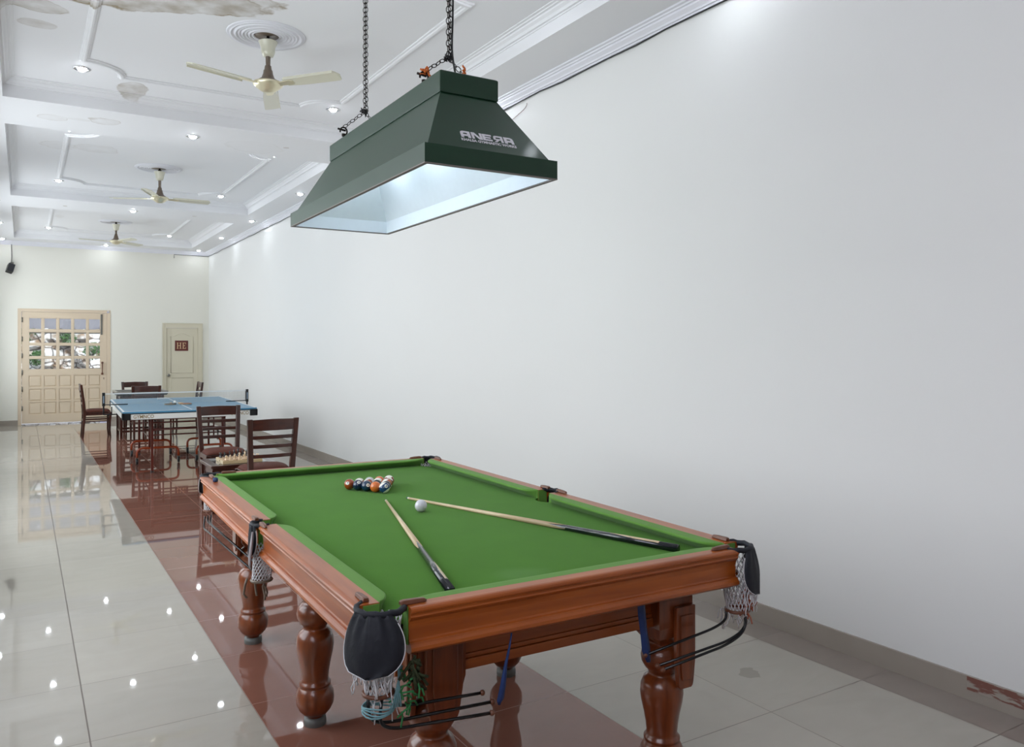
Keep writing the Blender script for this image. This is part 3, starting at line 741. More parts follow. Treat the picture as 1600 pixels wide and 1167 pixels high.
# pockets -------------------------------------------------------------
def pocket(cx, cy, ang, corner=True, fringe=True, hw=None, H=None, bulge=.020, bot=.665):
    """cx,cy: centre of the pocket mouth; ang: outward direction in table plan"""
    rad = .062 if corner else .050
    span = R(112) if corner else R(92)
    M = Matrix.Translation((cx, cy, 0)) @ Matrix.Rotation(ang, 4, 'Z')    # local +x points outward
    P = thing('pocket', None, None); P.parent = bt
    for k in ('label', 'category'):
        if k in P: del P[k]
    # collar: horseshoe of navy leather
    pts = [(rad*math.cos(t), rad*math.sin(t), .893) for t in [(-span+2*span*i/18) for i in range(19)]]
    c = MB(); secs = []
    for t in [(-span+2*span*i/18) for i in range(19)]:
        ca, sa = math.cos(t), math.sin(t); wob = .002*math.sin(t*9)
        secs.append([((rad+o)*ca, (rad+o)*sa, z+wob) for o, z in ((-.004, .886), (-.003, .895), (.004, .898), (.010, .895), (.012, .888), (.009, .880), (0, .878))])
    c.loops(secs, closed=True, caps=(True, True), smooth=True, M=M); col = c.obj('pocket_collar', M_navy, P)
    # brown tongues lying on the two rails
    half = PI/4*1 if corner else PI/2
    for sgn in (-1, 1):
        a = sgn*span
        st = Vector((rad*math.cos(a), rad*math.sin(a), .893))
        d = Vector((math.cos(sgn*(R(135) if corner else R(90))), math.sin(sgn*(R(135) if corner else R(90))), 0))
        if not corner: st = Vector((.025, sgn*rad*.95, .893))
        n_ = d.cross(Vector((0, 0, 1)))
        tb = MB(); L = []
        for s, wd, h in ((-.01, .010, .011), (.0, .011, .013), (.04, .010, .012), (.062, .008, .010), (.07, .004, .005)):
            q = st+d*s; L.append([tuple(q+n_*wd+Vector((0, 0, 0))), tuple(q+n_*wd*.7+Vector((0, 0, h))), tuple(q-n_*wd*.7+Vector((0, 0, h))), tuple(q-n_*wd)])
        tb.loops(L, closed=True, caps=(True, True), M=M); tb.obj('pocket_tongue', M_tongue, P, bevel=.002)
    # leather shield hanging outside
    hw = hw or R(66); H = H or .165
    nu, nv = 24, 14; L = []; edge = []
    for j in range(nv+1):
        v = j/nv
        wf = (1-max(0, (v-.45)/.55)**2.6)**.5 if v > .45 else 1-.28*((.45-v)/.45)**2
        wf = max(wf, .02); row = []
        for i in range(nu+1):
            u = -1+2*i/nu; t = u*hw*wf
            rr = rad+.010+bulge*math.sin(min(1, v*1.5)*PI/2)+.0035*math.cos(u*16)*max(0, 1-v*1.5)+.002*math.sin(u*7+v*3)
            row.append((rr*math.cos(t), rr*math.sin(t)*1.06, .888-H*v))
        L.append(row)
    s = MB(); s.loops(L, closed=False, smooth=True, M=M)
    sh = s.obj('pocket_shield', M_navy, P); sd = sh.modifiers.new('solid', 'SOLIDIFY'); sd.thickness = .004; sd.offset = -1
    left = [r_[0] for r_ in L[2:]]; right = [r_[-1] for r_ in L[2:]][::-1]
    MB().tube(left+right, .0016, 5, M=M).obj('piping', M_net, sh)
    # net
    top, r0, r1 = (.862 if corner else .80), rad*(.95 if corner else .9), .036
    n_ = 18; rows = 11; nb = MB()
    def npt(i, j):
        t = j/rows; z = top+(bot-top)*t; r_ = r0+(r1-r0)*t**.8
        a = 2*PI*(i+.5*(j % 2))/n_; return (r_*math.cos(a)+.015*t, r_*math.sin(a), z)
    for j in range(rows):
        for i in range(n_):
            nb.tube([npt(i, j), npt(i, j+1)], .0021, 3, cap=False); k = i-1 if j % 2 == 0 else i+1
            nb.tube([npt(i, j), npt(k, j+1)], .0021, 3, cap=False)
    w_ = MB(); w_.v = [tuple(M @ Vector(q)) for q in nb.v]; w_.f = nb.f; w_.sm = nb.sm
    net = w_.obj('net', M_net, P)
    MB().tube([(r1*1.1*math.cos(a)+.015, r1*1.1*math.sin(a), bot-.004) for a in [2*PI*i/20 for i in range(20)]], .006, 8, closed=True, M=M).obj('ring', M_tongue if corner else M_fanbrown, net)
    if fringe:
        fb = MB()
        for i in range(44):
            if i < 30:
                a = random.uniform(-hw, hw)*.9; r_ = rad+.01; z = .888-H*random.uniform(.72, .95); ln = random.uniform(.03, .09)
            else:
                a = random.uniform(0, 2*PI); r_ = .04; z = .66; ln = random.uniform(.03, .085)
            p = Vector((r_*math.cos(a), r_*math.sin(a), z)); pts = [p]
            for k in range(5):
                p = p+Vector((random.gauss(0, .004), random.gauss(0, .004), -ln/5)); pts.append(p)
            fb.tube(pts, .0018, 4, M=M)
        fb.obj('frayed_cord', M_net, P)
    return P
pk = {}
pk['nl'] = pocket(.062, .062, R(-135))
pk['nr'] = pocket(TW-.062, .062, R(-45))
pk['fr'] = pocket(TW-.062, TL-.062, R(45), fringe=False)
pk['fl'] = pocket(.075, TL-.085, R(135), True, False, R(42), .10, .004, .70)
pk['ml'] = pocket(.038, 1.295, R(180), False, False, R(46), .13, .006)
pk['mr'] = pocket(TW-.038, 1.312, R(0), False, False, R(80), .11, .004)
# extra straps on the left middle pocket
mbx = MB()
for a in (-.9, .2, 1.3, 2.4):
    c_ = (.003+.042*math.cos(a), 1.295+.042*math.sin(a))
    mbx.tube([(c_[0], c_[1], .665), (c_[0]-.008, c_[1], .64), (c_[0]-.004+.01*math.cos(a), c_[1]+.012, .60), (c_[0], c_[1]+.004, .585)], .005, 6)
mbx.obj('strap', M_fanbrown, pk['ml'])
MB().loops([[(-.024, 1.245+w_, .868) for w_ in (.004, .012)], [(-.030, 1.240+w_, .82) for w_ in (-.004, .024)], [(-.036, 1.238+w_, .76) for w_ in (-.010, .028)], [(-.036, 1.24+w_, .735) for w_ in (-.006, .024)], [(-.03, 1.245+w_, .72) for w_ in (0, .012)]], closed=False, smooth=True).obj('leather_flap', mat('worn_grey_leather', (132, 122, 124), .4, noise=.15, nscale=30), pk['ml']).modifiers.new('s', 'SOLIDIFY').thickness = .005
# ball return rods below the pockets
def rods(name_pts, r=.0048):
    mb = MB()
    for p in name_pts: mb.tube(smooth_path(p, .05, 8), r, 8)
    o = mb.obj('ball_return_rods', M_rod, bt)
    e = MB()
    for p in name_pts: e.sphere(p[-1], .009, 10)
    e.obj('rod_cap', M_tongue, o)
rods([[(.03, .075, .655), (.028, .06, .59), (.06, .045, .575), (.415, .065, .548)], [(.055, .03, .655), (.045, .03, .585), (.08, .02, .565), (.40, .04, .528)], [(.10, .09, .655), (.10, .09, .60), (.16, .09, .585), (.40, .10, .565)]])
rods([[(1.445, .05, .655), (1.45, .04, .595), (1.36, .035, .565), (1.05, .06, .528)], [(1.44, .035, .655), (1.435, .03, .588), (1.35, .03, .555), (1.06, .045, .518)], [(1.39, .08, .655), (1.39, .08, .62), (1.33, .08, .60), (1.03, .10, .555)]])
rods([[(.035, 2.70, .66), (.02, 2.68, .60), (.03, 2.55, .60), (.09, 1.75, .575)], [(.07, 2.72, .66), (.06, 2.70, .62), (.07, 2.55, .615), (.12, 1.80, .59)], [(.05, 2.71, .66), (.045, 2.69, .63), (.055, 2.56, .625), (.11, 1.78, .60)]])
# ribbons and yarn tied to the pockets (separate things)
def tloc(a, b, z):
    c, s = math.cos(TR), math.sin(TR); return Vector((TO[0]+c*a-s*b, TO[1]+s*a+c*b, z))
def ribbon(name, pts, wd, m, label, cat='ribbon'):
    L = []
    for (a, b, z), w_ in zip(pts, wd):
        L.append([tloc(a-w_/2, b+.002*math.sin(z*90), z), tloc(a, b-.006, z), tloc(a+w_/2, b+.003, z)])
    mb = MB(); mb.loops(L, closed=False, smooth=True); o = mb.obj(name, m); o.modifiers.new('s', 'SOLIDIFY').thickness = .0015
    return tag(o, label, cat)
ribbon('tie_ribbon', [(.452, .015, .765), (.448, .02, .72), (.44, .028, .66), (.435, .035, .60), (.43, .04, .56), (.428, .045, .545)], (.002, .005, .014, .024, .026, .012), M_blueribbon, 'thin blue ribbon hanging from the near rail to the rods beside the left corner leg')
ribbon('tie_ribbon', [(1.01, .10, .762), (1.015, .10, .70), (1.025, .10, .63), (1.035, .10, .57), (1.045, .10, .53)], (.034, .034, .032, .036, .02), M_blueribbon, 'wide blue ribbon hanging beside the right corner leg of the pool table')
mb = MB()
for k in range(4):
    z = .628-.006*k
    mb.tube([tuple(tloc(.052+.044*math.cos(a), .052+.042*math.sin(a), z+.004*math.sin(a*2+k))) for a in [2*PI*i/16 for i in range(16)]], .0026, 5, closed=True)
for k in range(4): mb.tube([tuple(tloc(.10+.004*k, .028, .76-.01*k)), tuple(tloc(.095, .012, .70)), tuple(tloc(.075+.008*k, .005, .63))], .003, 5)
tag(mb.obj('string_wrap', M_tealribbon), 'pale blue string wound around the net of the near left pocket', 'string')
mb = MB()
for k in range(26):
    p = Vector((.12+random.gauss(0, .016), .012+random.gauss(0, .01), random.uniform(.61, .70))); q = p+Vector((random.gauss(0, .018), random.gauss(0, .012), random.gauss(-.01, .016)))
    mb.tube([tloc(*p), tloc(*((p+q)/2+Vector((.004, 0, .006)))), tloc(*q)], .0028, 5)
tag(mb.obj('yarn_tassel', M_greenyarn), 'bright green yarn knotted below the near left pocket', 'yarn')
mb = MB()
for k in range(22):
    p = Vector((.135+random.gauss(0, .01), .004+random.gauss(0, .008), random.uniform(.70, .76))); q = p+Vector((random.gauss(0, .022), random.gauss(0, .01), -random.uniform(.01, .05)))
    mb.tube([tloc(*p), tloc(*q)], .0045, 5)
tag(mb.obj('yarn_tassel', M_dkgreenyarn), 'dark olive tassel beside the navy leather of the near left pocket', 'yarn')
mb = MB()
for k in range(30):
    p = Vector((1.43+random.gauss(0, .01), .02+random.gauss(0, .01), random.uniform(.65, .75))); q = p+Vector((random.gauss(0, .012), random.gauss(0, .012), -random.uniform(.01, .05)))
    mb.tube([tloc(*p), tloc(*((p+q)/2+Vector((.006, 0, 0)))), tloc(*q)], .0026, 5)
tag(mb.obj('yarn_tassel', M_redyarn), 'rust coloured yarn tangled in the net of the near right pocket', 'yarn')
# chalk cube on the left rail
ch = thing('chalk', 'small blue chalk on the far end of the left rail', 'chalk', tloc(.042, 2.43, TZ))
MB().lathe([(.008, 0), (.013, .002), (.014, .016), (.01, .022), (0, .018)], n=16).obj('chalk_block', mat('blue_chalk', (28, 52, 92), .6), ch)

# balls ---------------------------------------------------------------
def m_ball(name, col, stripe):
    m, N, L, b = newmat(name)
    tc = N.new('ShaderNodeTexCoord'); sp = N.new('ShaderNodeSeparateXYZ'); L.new(tc.outputs['Object'], sp.inputs[0])
    mn = lambda op, a, c=None: math_node(N, L, op, a, c)
    base = lin(col)
    spot = mn('GREATER_THAN', sp.outputs[0], .0266)
    if stripe:
        st = mn('LESS_THAN', mn('ABSOLUTE', sp.outputs[2]), .0165)
        c = mixc(N, L, st, lin((232, 228, 216)), base)
    else: c = mixc(N, L, 0.0, base, base)
    c = mixc(N, L, spot, c, lin((232, 228, 216)))
    L.new(c, b.inputs['Base Color']); b.inputs['Roughness'].default_value = .08; b.inputs['Coat Weight'].default_value = .5
    return m
BR = .0283
def ball(a, b_, col, num, stripe, label, face=None):
    o = MB().sphere((0, 0, 0), BR, 32).obj('billiard_ball', m_ball('ball_%s' % label[:24].replace(' ', '_'), col, stripe))
    o.location = tloc(a, b_, BZ+BR); o['label'] = label; o['category'] = 'ball'; o['group'] = 'racked pool balls'
    if face is None: face = (random.uniform(-3, 3), random.uniform(-1, 1), random.uniform(-2, 2))
    o.rotation_euler = face
    if num:
        text_mesh('number', num, .012 if len(num) == 1 else .009, M_black, o, Matrix.Translation((BR*.99, 0, 0)) @ Matrix.Rotation(R(90), 4, 'Z') @ Matrix.Rotation(R(90), 4, 'X'), .0007, 1, .0005)
    return o
P0 = Vector((.658, 2.075)); e1 = Vector((.538, -.843))*.0569; e2 = Vector((.9990, .0445))*.0569
FC = math.atan2(-2.3, -.6)     # towards the camera
ORG, ORA, NAV, BLK, RED = (168, 74, 26), (206, 106, 44), (16, 34, 66), (10, 12, 16), (120, 44, 20)
front = [((150, 66, 28), '7', False, (0, R(-22), FC-.5), 'rust orange ball at the left corner of the rack'),
         (NAV, '2', False, (0, R(-40), FC+.1), 'navy ball second from the left in the front row of the rack'),
         ((14, 44, 74), '6', False, (0, R(-18), FC+.15), 'blue-black ball third from the left in the front row of the rack'),
         (ORA, None, False, (0, 0, FC+2.2), 'plain orange ball fourth in the front row of the rack'),
         ((24, 58, 96), '10', True, (R(28), R(-25), FC+.25), 'blue striped ball at the nearest corner of the rack')]
for k, (c, nmb, s, fc, lab) in enumerate(front):
    p = P0+e1*k; ball(p.x, p.y, c, nmb, s, lab, fc)
rest = [((1, 0), RED, True, 'brown and white striped ball behind the navy ball'), ((1, 1), (150, 66, 28), True, 'white-topped striped ball in the middle of the rack'),
        ((1, 2), (10, 40, 44), False, 'dark teal ball behind the plain orange ball'), ((1, 3), BLK, True, 'black and white striped ball behind the nearest corner ball'),
        ((2, 0), (190, 190, 190), False, 'pale ball in the third diagonal row of the rack'), ((2, 1), ORA, True, 'orange striped ball in the third diagonal row of the rack'), ((2, 2), ORG, True, 'orange and white striped ball on the right edge of the rack'),
        ((3, 0), ORA, False, 'orange ball at the back edge of the rack'), ((3, 1), RED, True, 'maroon and white striped ball near the far right corner of the rack'),
        ((4, 0), RED, True, 'maroon striped ball at the far right corner of the rack')]
for (j, i), c, s, lab in rest:
    p = P0+e1*i+e2*j; ball(p.x, p.y, c, None, s, lab, (random.uniform(-.6, .6), random.uniform(-.5, .5), FC+random.uniform(1.2, 4)))
q = MB().sphere((0, 0, 0), BR, 32).obj('cue_ball', mat('off_white_resin', (206, 204, 210), .15, coat=.4, noise=.04, nscale=60)); q.location = tloc(.752, 1.352, BZ+BR); tag(q, 'white cue ball beside the tip of the right cue', 'ball')

# cues ----------------------------------------------------------------
M_ash = wood('pale_ash_shaft', (190, 160, 120), (216, 192, 156), 'x', .35, .3)
M_ebony = mat('black_cue_butt', (18, 22, 28), .22, coat=.5)
def cue(a0, b0, a1, b1, label, splice):
    A, B = tloc(a0, b0, 0), tloc(a1, b1, 0); d = B-A; Ln = d.length; ang = math.atan2(d.y, d.x)
    r0, r1 = .0055, .0148
    c = thing('pool_cue', label, 'cue', (A.x, A.y, BZ), ang, 'pool cues on the cloth')
    tilt = math.atan2(r1-r0, Ln)
    M = Matrix.Translation((0, 0, r0)) @ Matrix.Rotation(-tilt, 4, 'Y')
    X = lambda t: (t*Ln, 0, 0)
    rr = lambda t: r0+(r1-r0)*t
    MB().tube([X(.012), X(.3), X(.66)], [rr(.012), rr(.3), rr(.66)], 20, M=M).obj('shaft', M_ash, c)
    MB().tube([X(0), X(.004)], rr(0), 16, M=M).obj('tip', mat('blue_leather_tip', (60, 90, 120), .8), c)
    MB().tube([X(.004), X(.012)], rr(.01)*1.03, 16, M=M).obj('ferrule', M_brass, c)
    MB().tube([X(.66), X(1)], [rr(.66)*1.01, rr(1)*1.01], 20, M=M).obj('butt', M_ebony, c)
    # pointed splices (dark points running up the shaft, pale points along the butt)
    for k in range(4):
        th = splice+k*PI/2; mb = MB(); L = []
        for s in range(9):
            t = .60+.062*s/8; w_ = .95*(s/8)*PI/4; r_ = rr(t)*1.012
            L.append([(t*Ln, r_*math.cos(th+w_*u), r_*math.sin(th+w_*u)) for u in (-1, -.5, 0, .5, 1)])
        mb.loops(L, closed=False, smooth=True, M=M); mb.obj('splice_point', M_ebony, c)
    for k in range(2):
        th = splice+PI/4+k*PI; mb = MB(); L = []
        for s in range(9):
            t = .80+.15*s/8; w_ = .9*min(1, s/4)*PI/5; r_ = rr(t)*1.018
            L.append([(t*Ln, r_*math.cos(th+w_*u), r_*math.sin(th+w_*u)) for u in (-1, -.5, 0, .5, 1)])
        mb.loops(L, closed=False, smooth=True, M=M); mb.obj('pale_splice', M_ash, c)
cue(.704, 1.667, .330, .175, 'pool cue lying nearer the left rail, pointing at the racked balls', .3)
cue(.819, 1.672, 1.272, .205, 'pool cue lying diagonally behind the white cue ball towards the near right corner', 1.0)

# ------------------------------------------------------------------ hanging lamp hood
LC = (1.476, 3.355); LR = -.0135
lamp = thing('hanging_lamp_hood', 'long dark green metal lamp hood hanging on chains above the pool table', 'lamp', (LC[0], LC[1], 2.245), LR)
def rc(hw, hl, z): return [(-hw, -hl, z), (hw, -hl, z), (hw, hl, z), (-hw, hl, z)]
Z = lambda z: z-2.245
mb = MB(); mb.loops([rc(.262, .838, Z(2.249)), rc(.2775, .852, Z(2.249)), rc(.2775, .852, Z(2.317)), rc(.259, .833, Z(2.317))]); mb.obj('rim', M_green, lamp)
mb = MB(); mb.loops([rc(.2625, .8385, Z(2.2455)), rc(.278, .8525, Z(2.2455)), rc(.278, .8525, Z(2.2495)), rc(.2625, .8385, Z(2.2495)), rc(.2625, .8385, Z(2.2455))]); mb.obj('rim_edge', M_lampedge, lamp)
mb = MB(); mb.loops([rc(.259, .833, Z(2.315)), rc(.118, .648, Z(2.58))]); mb.obj('hood', M_green, lamp)
mb = MB(); mb.loops([rc(.118, .648, Z(2.572)), rc(.127, .66, Z(2.572)), rc(.127, .66, Z(2.653)), rc(.12, .653, Z(2.657))], caps=(False, True)); mb.obj('top_box', M_green, lamp, bevel=.003)
mb = MB(); mb.loops([rc(.2615, .8375, Z(2.250)), rc(.256, .83, Z(2.312)), rc(.114, .644, Z(2.574)), rc(.114, .644, Z(2.64))], caps=(False, True)); mb.obj('reflector', M_lampin, lamp)
M_tube = emis('lamp_bulb_glow', (232, 244, 255), 48)
for yy in (-.42, 0, .42):
    b_ = MB().sphere((0, yy, Z(2.545)), .034, 16, 1.1).obj('bulb', M_tube, lamp)
    MB().lathe([(.018, Z(2.575)), (.022, Z(2.60)), (.022, Z(2.64))], (0, yy, 0), 14).obj('bulb_socket', M_black, b_)
# lettering on the near sloping face
sl = Vector((0, .185, .265)).normalized(); nrm = Vector((0, -sl.z, sl.y)); xx = Vector((1, 0, 0))
def face_M(px, up):   # px across, up: distance up the slope from the rim
    o = Vector((px, -.833, Z(2.315)))+sl*up+nrm*.0012
    M = Matrix.Identity(4)
    for i in range(3): M[i][0] = xx[i]; M[i][1] = sl[i]; M[i][2] = nrm[i]; M[i][3] = o[i]
    return M
def letter_polys():
    # five wide stencil capitals A N E (mirrored R) A, unit height 1, drawn from bars
    W = 1.0
    def bars(lst): return lst
    Aq = [[(0, 0), (0, .55), (.12, .85), (.35, 1), (.95, 1), (1.0, 0), (.70, 0), (.69, .3), (.32, .3), (.32, .0)],]
    return None
def bar_text(mb, M, x, h, polys):
    for p in polys: 
        n_ = len(p); v = [(x+a*h, b*h, z) for z in (0, .0008) for a, b in p]
        mb.add(v, [tuple(range(n_))[::-1], tuple(range(n_, 2*n_))]+[(i, (i+1) % n_, (i+1) % n_+n_, i+n_) for i in range(n_)], False, M)
LA = [[(.0, .0), (.0, .6), (.34, .6), (.34, 0)], [(.0, .6), (.06, .86), (.30, 1), (1.2, 1), (1.2, .74), (.42, .74), (.34, .6)], [(.84, .74), (1.2, .74), (1.2, 0), (.84, 0)], [(.34, .24), (.84, .24), (.84, .52), (.34, .52)]]
LN = [[(0, 0), (0, 1), (.3, 1), (.3, 0)], [(.3, 1), (.42, 1), (1.0, .25), (1.0, 0), (.85, 0), (.3, .7)], [(1.0, 0), (1.0, 1), (1.3, 1), (1.3, 0)]]
LE = [[(0, 0), (0, 1), (.3, 1), (.3, 0)], [(.3, .76), (.3, 1), (1.15, 1), (1.15, .76)], [(.3, .39), (.3, .61), (1.0, .61), (1.0, .39)], [(.3, 0), (.3, .24), (1.15, .24), (1.15, 0)]]
LRr = [[(.9, 0), (.9, 1), (1.2, 1), (1.2, 0)], [(.2, .76), (.25, 1), (.9, 1), (.9, .76)], [(0, .5), (.05, .85), (.25, 1), (.3, .76), (.3, .5)], [(.0, .5), (.05, .35), (.9, .35), (.9, .55)], [(.0, 0), (.35, 0), (.75, .35), (.42, .35)]]
LD = [[(1.2-a, b) for a, b in p] for p in LA]
mb = MB(); M = face_M(-.105, .068); h = .034; x = 0
for P in (LA, LN, LE, LRr, LD):
    bar_text(mb, M, x, h, P); x += 1.36*h
mb.obj('lettering', M_print, lamp)
text_mesh('small_lettering', 'KHALSA GYMNASTIC WORKS', .0175, M_print, lamp, face_M(.008, .056), .0003, 1.0, .0006)
# chains
def chain(mb, a, b, r=.0030, ln=.029):
    a, b = Vector(a), Vector(b); d = b-a; n_ = max(2, int(d.length/(ln*.78))); t = d.normalized(); u = t.orthogonal().normalized(); v = t.cross(u)
    for i in range(n_):
        c = a+d*(i+.5)/n_; s = u if i % 2 else v; w_ = ln*.3
        pts = [c+t*(ln/2)*math.cos(q)*1.0+s*w_*math.sin(q) for q in [2*PI*k/10 for k in range(10)]]
        mb.tube(pts, r*.62, 5, closed=True)
M_chain = mat('dark_iron_chain', (44, 38, 36), .45, .8)
for k, (yy, nm) in enumerate(((-.46, 'near'), (.47, 'far'))):
    px, py = LC[0]+.006*0, LC[1]+yy
    top = ZC if 3.02 < py < 4.0 else ZT
    jz = 2.787 if k == 0 else 2.80
    c = thing('lamp_chain', ('doubled iron chain with black cable holding the near end of the green lamp hood' if k == 0 else 'iron chain holding the far end of the green lamp hood'), 'chain', (px, py, jz), 0)
    mb = MB(); chain(mb, (0, 0, 0), (0, 0, top-jz-.02)); chain(mb, (.011, .004, .01), (.008, 0, top-jz-.02))
    mb.obj('hanging_chain', M_chain, c)
    mb = MB(); chain(mb, (0, 0, 0), (-.118, -.02, 2.70-jz)); chain(mb, (0, 0, 0), (.112, .0, 2.69-jz))
    mb.obj('branch_chain', M_chain, c)
    mb = MB()
    for sx in (-.118, .114):
        mb.tube([(sx+.018*math.cos(q), -.02, 2.68-jz+.02*math.sin(q)) for q in [R(a) for a in range(-90, 200, 24)]], .004, 6); mb.tube([(sx-.03, -.02, 2.69-jz), (sx+.01, -.02, 2.685-jz)], .005, 6)
        mb.tube([(sx, -.02, 2.655-jz), (sx, -.02, 2.668-jz)], .010, 8)
    mb.obj('hook', M_chain, c)
    mb = MB()
    for q in range(5): mb.tube([(.012*math.cos(a)+random.gauss(0, .004), .012*math.sin(a), random.gauss(0, .008)) for a in [2*PI*i/9 for i in range(9)]], .0028, 5, closed=True)
    mb.obj('knot', M_black, c)
    if k == 0:
        MB().tube(smooth_path([(.02, 0, top-jz), (.022, 0, .2), (.016, 0, .03), (.012, -.03, -.05), (.012, -.06, 2.655-jz)], .05), .0042, 6).obj('power_cable', M_black, c)
        Mo = mat('orange_cord', (196, 100, 34), .7)
        rb = MB()
        for i in range(16):
            p = Vector((-.112+random.gauss(0, .008), -.02, 2.705-jz+random.gauss(0, .010))); rb.tube([p, p+Vector((random.gauss(0, .012), random.gauss(0, .008), random.gauss(0, .010)))], .004, 5)
        rb.obj('orange_tie', Mo, c); rb = MB()
        for i in range(6):
            p = Vector((.07+random.gauss(0, .003), 0, -.02-.006*i)); rb.tube([p, p+Vector((.006, 0, -.01))], .004, 5)
        rb.obj('orange_tie', Mo, c); rb = MB()
        for i in range(3): rb.tube([(.018, 0, .285+.008*i), (.026, .002, .285+.008*i+.006)], .006, 5)
        rb.obj('orange_tie', Mo, c)
    MB().lathe([(.0, 0), (.018, 0), (.018, -.008), (.006, -.012), (.006, -.03), (0, -.03)], (0, 0, top-jz), 12).obj('ceiling_hook', M_chain, c)

# ------------------------------------------------------------------ chairs
def chair_proto():
    root = thing('dining_chair', 'x', 'chair')
    sgn = (-1, 1)
    def postx(s, z): return s*(.190+.024*max(0, (z-.45)/.5))
    def posty(z): return -.205-.055*max(0, (z-.45)/.5)**1.2-.03*max(0, (.4-z)/.4)
    for s in sgn:   # rear post with leg
        L = []
        for z in (0, .2, .4, .5, .65, .8, .955):
            x, y = postx(s, z), posty(z); hw = .019+.004*(z > .4) - (.004 if z < .1 else 0); hd = .018+.006*(z > .3)-.006*max(0, (z-.6))/.4
            L.append([(x-hw, y-hd, z), (x+hw, y-hd, z), (x+hw, y+hd, z), (x-hw, y+hd, z)])
        MB().loops(L, caps=(True, True)).obj('back_post', M_chair, root, bevel=.004)
        L = []
        for z, dx, dy, h in ((0, .0, .012, .014), (.12, 0, .0, .015), (.3, 0, .004, .019), (.40, 0, .01, .024), (.452, 0, .012, .025)):
            x, y = s*.198, .195+dy; L.append([(x-h, y-h, z), (x+h, y-h, z), (x+h, y+h, z), (x-h, y+h, z)])
        MB().loops(L, caps=(True, True)).obj('front_leg', M_chair, root, bevel=.004)
    def cross(z0, z1, bow, th, name):
        n_ = 8; L = []
        for i in range(n_+1):
            u = -1+2*i/n_; zc = (z0+z1)/2; x = u*(abs(postx(1, zc))-.006); yb = posty(zc)-bow*(1-u*u); top = z1+.006*(1-abs(u))*(name == 'crest_rail')
            L.append([(x, yb-th, z0), (x, yb+th, z0), (x, yb+th, top), (x, yb-th, top)])
        MB().loops(L, caps=(True, True)).obj(name, M_chairx, root, bevel=.003)
    cross(.848, .948, .022, .011, 'crest_rail')
    for z in (.785, .70, .61): cross(z-.017, z+.017, .02, .009, 'back_slat')
    MB().box(-.2, .2, .19, .215, .40, .455).box(-.19, .19, -.215, -.185, .40, .455).box(-.21, -.185, -.2, .2, .40, .455).box(.185, .21, -.2, .2, .40, .455).obj('seat_frame', M_chairx, root, bevel=.004)
    # cushion
    nn = 14; L = []
    bm = bmesh.new(); vs_ = {}
    for k, side in enumerate((1, -1)):
        for i in range(nn+1):
            for j in range(nn+1):
                u, v = -1+2*i/nn, -1+2*j/nn
                wx = .225-.02*(v < 0)*(-v); x = u*wx; y = .01+v*.215
                rr = 1-max(0, abs(u)**6*.04+abs(v)**6*.04)
                edge = min(1, (1-abs(u)**3.2))*min(1, (1-abs(v)**3.2)); h = edge**.42
                vs_[k, i, j] = bm.verts.new((x*rr, y*rr, .46+.05*h*(1 if side > 0 else -.05)))
        for i in range(nn):
            for j in range(nn):
                q = [vs_[k, i, j], vs_[k, i+1, j], vs_[k, i+1, j+1], vs_[k, i, j+1]]
                bm.faces.new(q if side > 0 else q[::-1])
    bmesh.ops.remove_doubles(bm, verts=bm.verts, dist=1e-4); bmesh.ops.recalc_face_normals(bm, faces=bm.faces)
    me = bpy.data.meshes.new('seat'); bm.to_mesh(me); bm.free()
    for p in me.polygons: p.use_smooth = True
    me.materials.append(M_seat); so_ = bpy.data.objects.new('seat_cushion', me); COL.objects.link(so_); so_.parent = root
    for s in sgn:
        MB().box(s*.195-.009, s*.195+.009, -.22, .2, .325, .345).box(s*.195-.009, s*.195+.009, -.22, .2, .285, .303).obj('side_stretcher', M_chairx, root, bevel=.002)
    MB().box(-.19, .19, .195, .215, .33, .35).obj('front_stretcher', M_chairx, root, bevel=.002)
    MB().box(-.19, .19, -.235, -.215, .30, .325).obj('rear_stretcher', M_chairx, root, bevel=.002)
    return root
cp = chair_proto()
# (x, y, facing angle) : facing 0 looks to +Y
CH = [((1.955, 7.65), R(2), 'dining chair nearest the pool table, back turned to the camera'),
      ((1.88, 9.12), PI, 'dining chair facing the camera behind the chessboard table'),
      ((1.14, 16.27), R(-90), 'dining chair seen side-on at left, in front of the glazed door'),
      ((1.82, 15.30), R(0), 'dining chair with its back turned, seen through the table tennis net'),
      ((1.85, 16.75), PI, 'farthest dining chair, only its back showing above the dark-topped table'),
      ((2.66, 16.25), R(90), 'dining chair seen side-on at right, in front of the narrow cream door')]
for i, ((x, y), a, lab) in enumerate(CH):
    o = cp if i == 0 else copy_tree(cp)
    o.location = (x, y, 0); o.rotation_euler = (0, 0, a); tag(o, lab, 'chair', 'dark wooden ladder-back chairs')

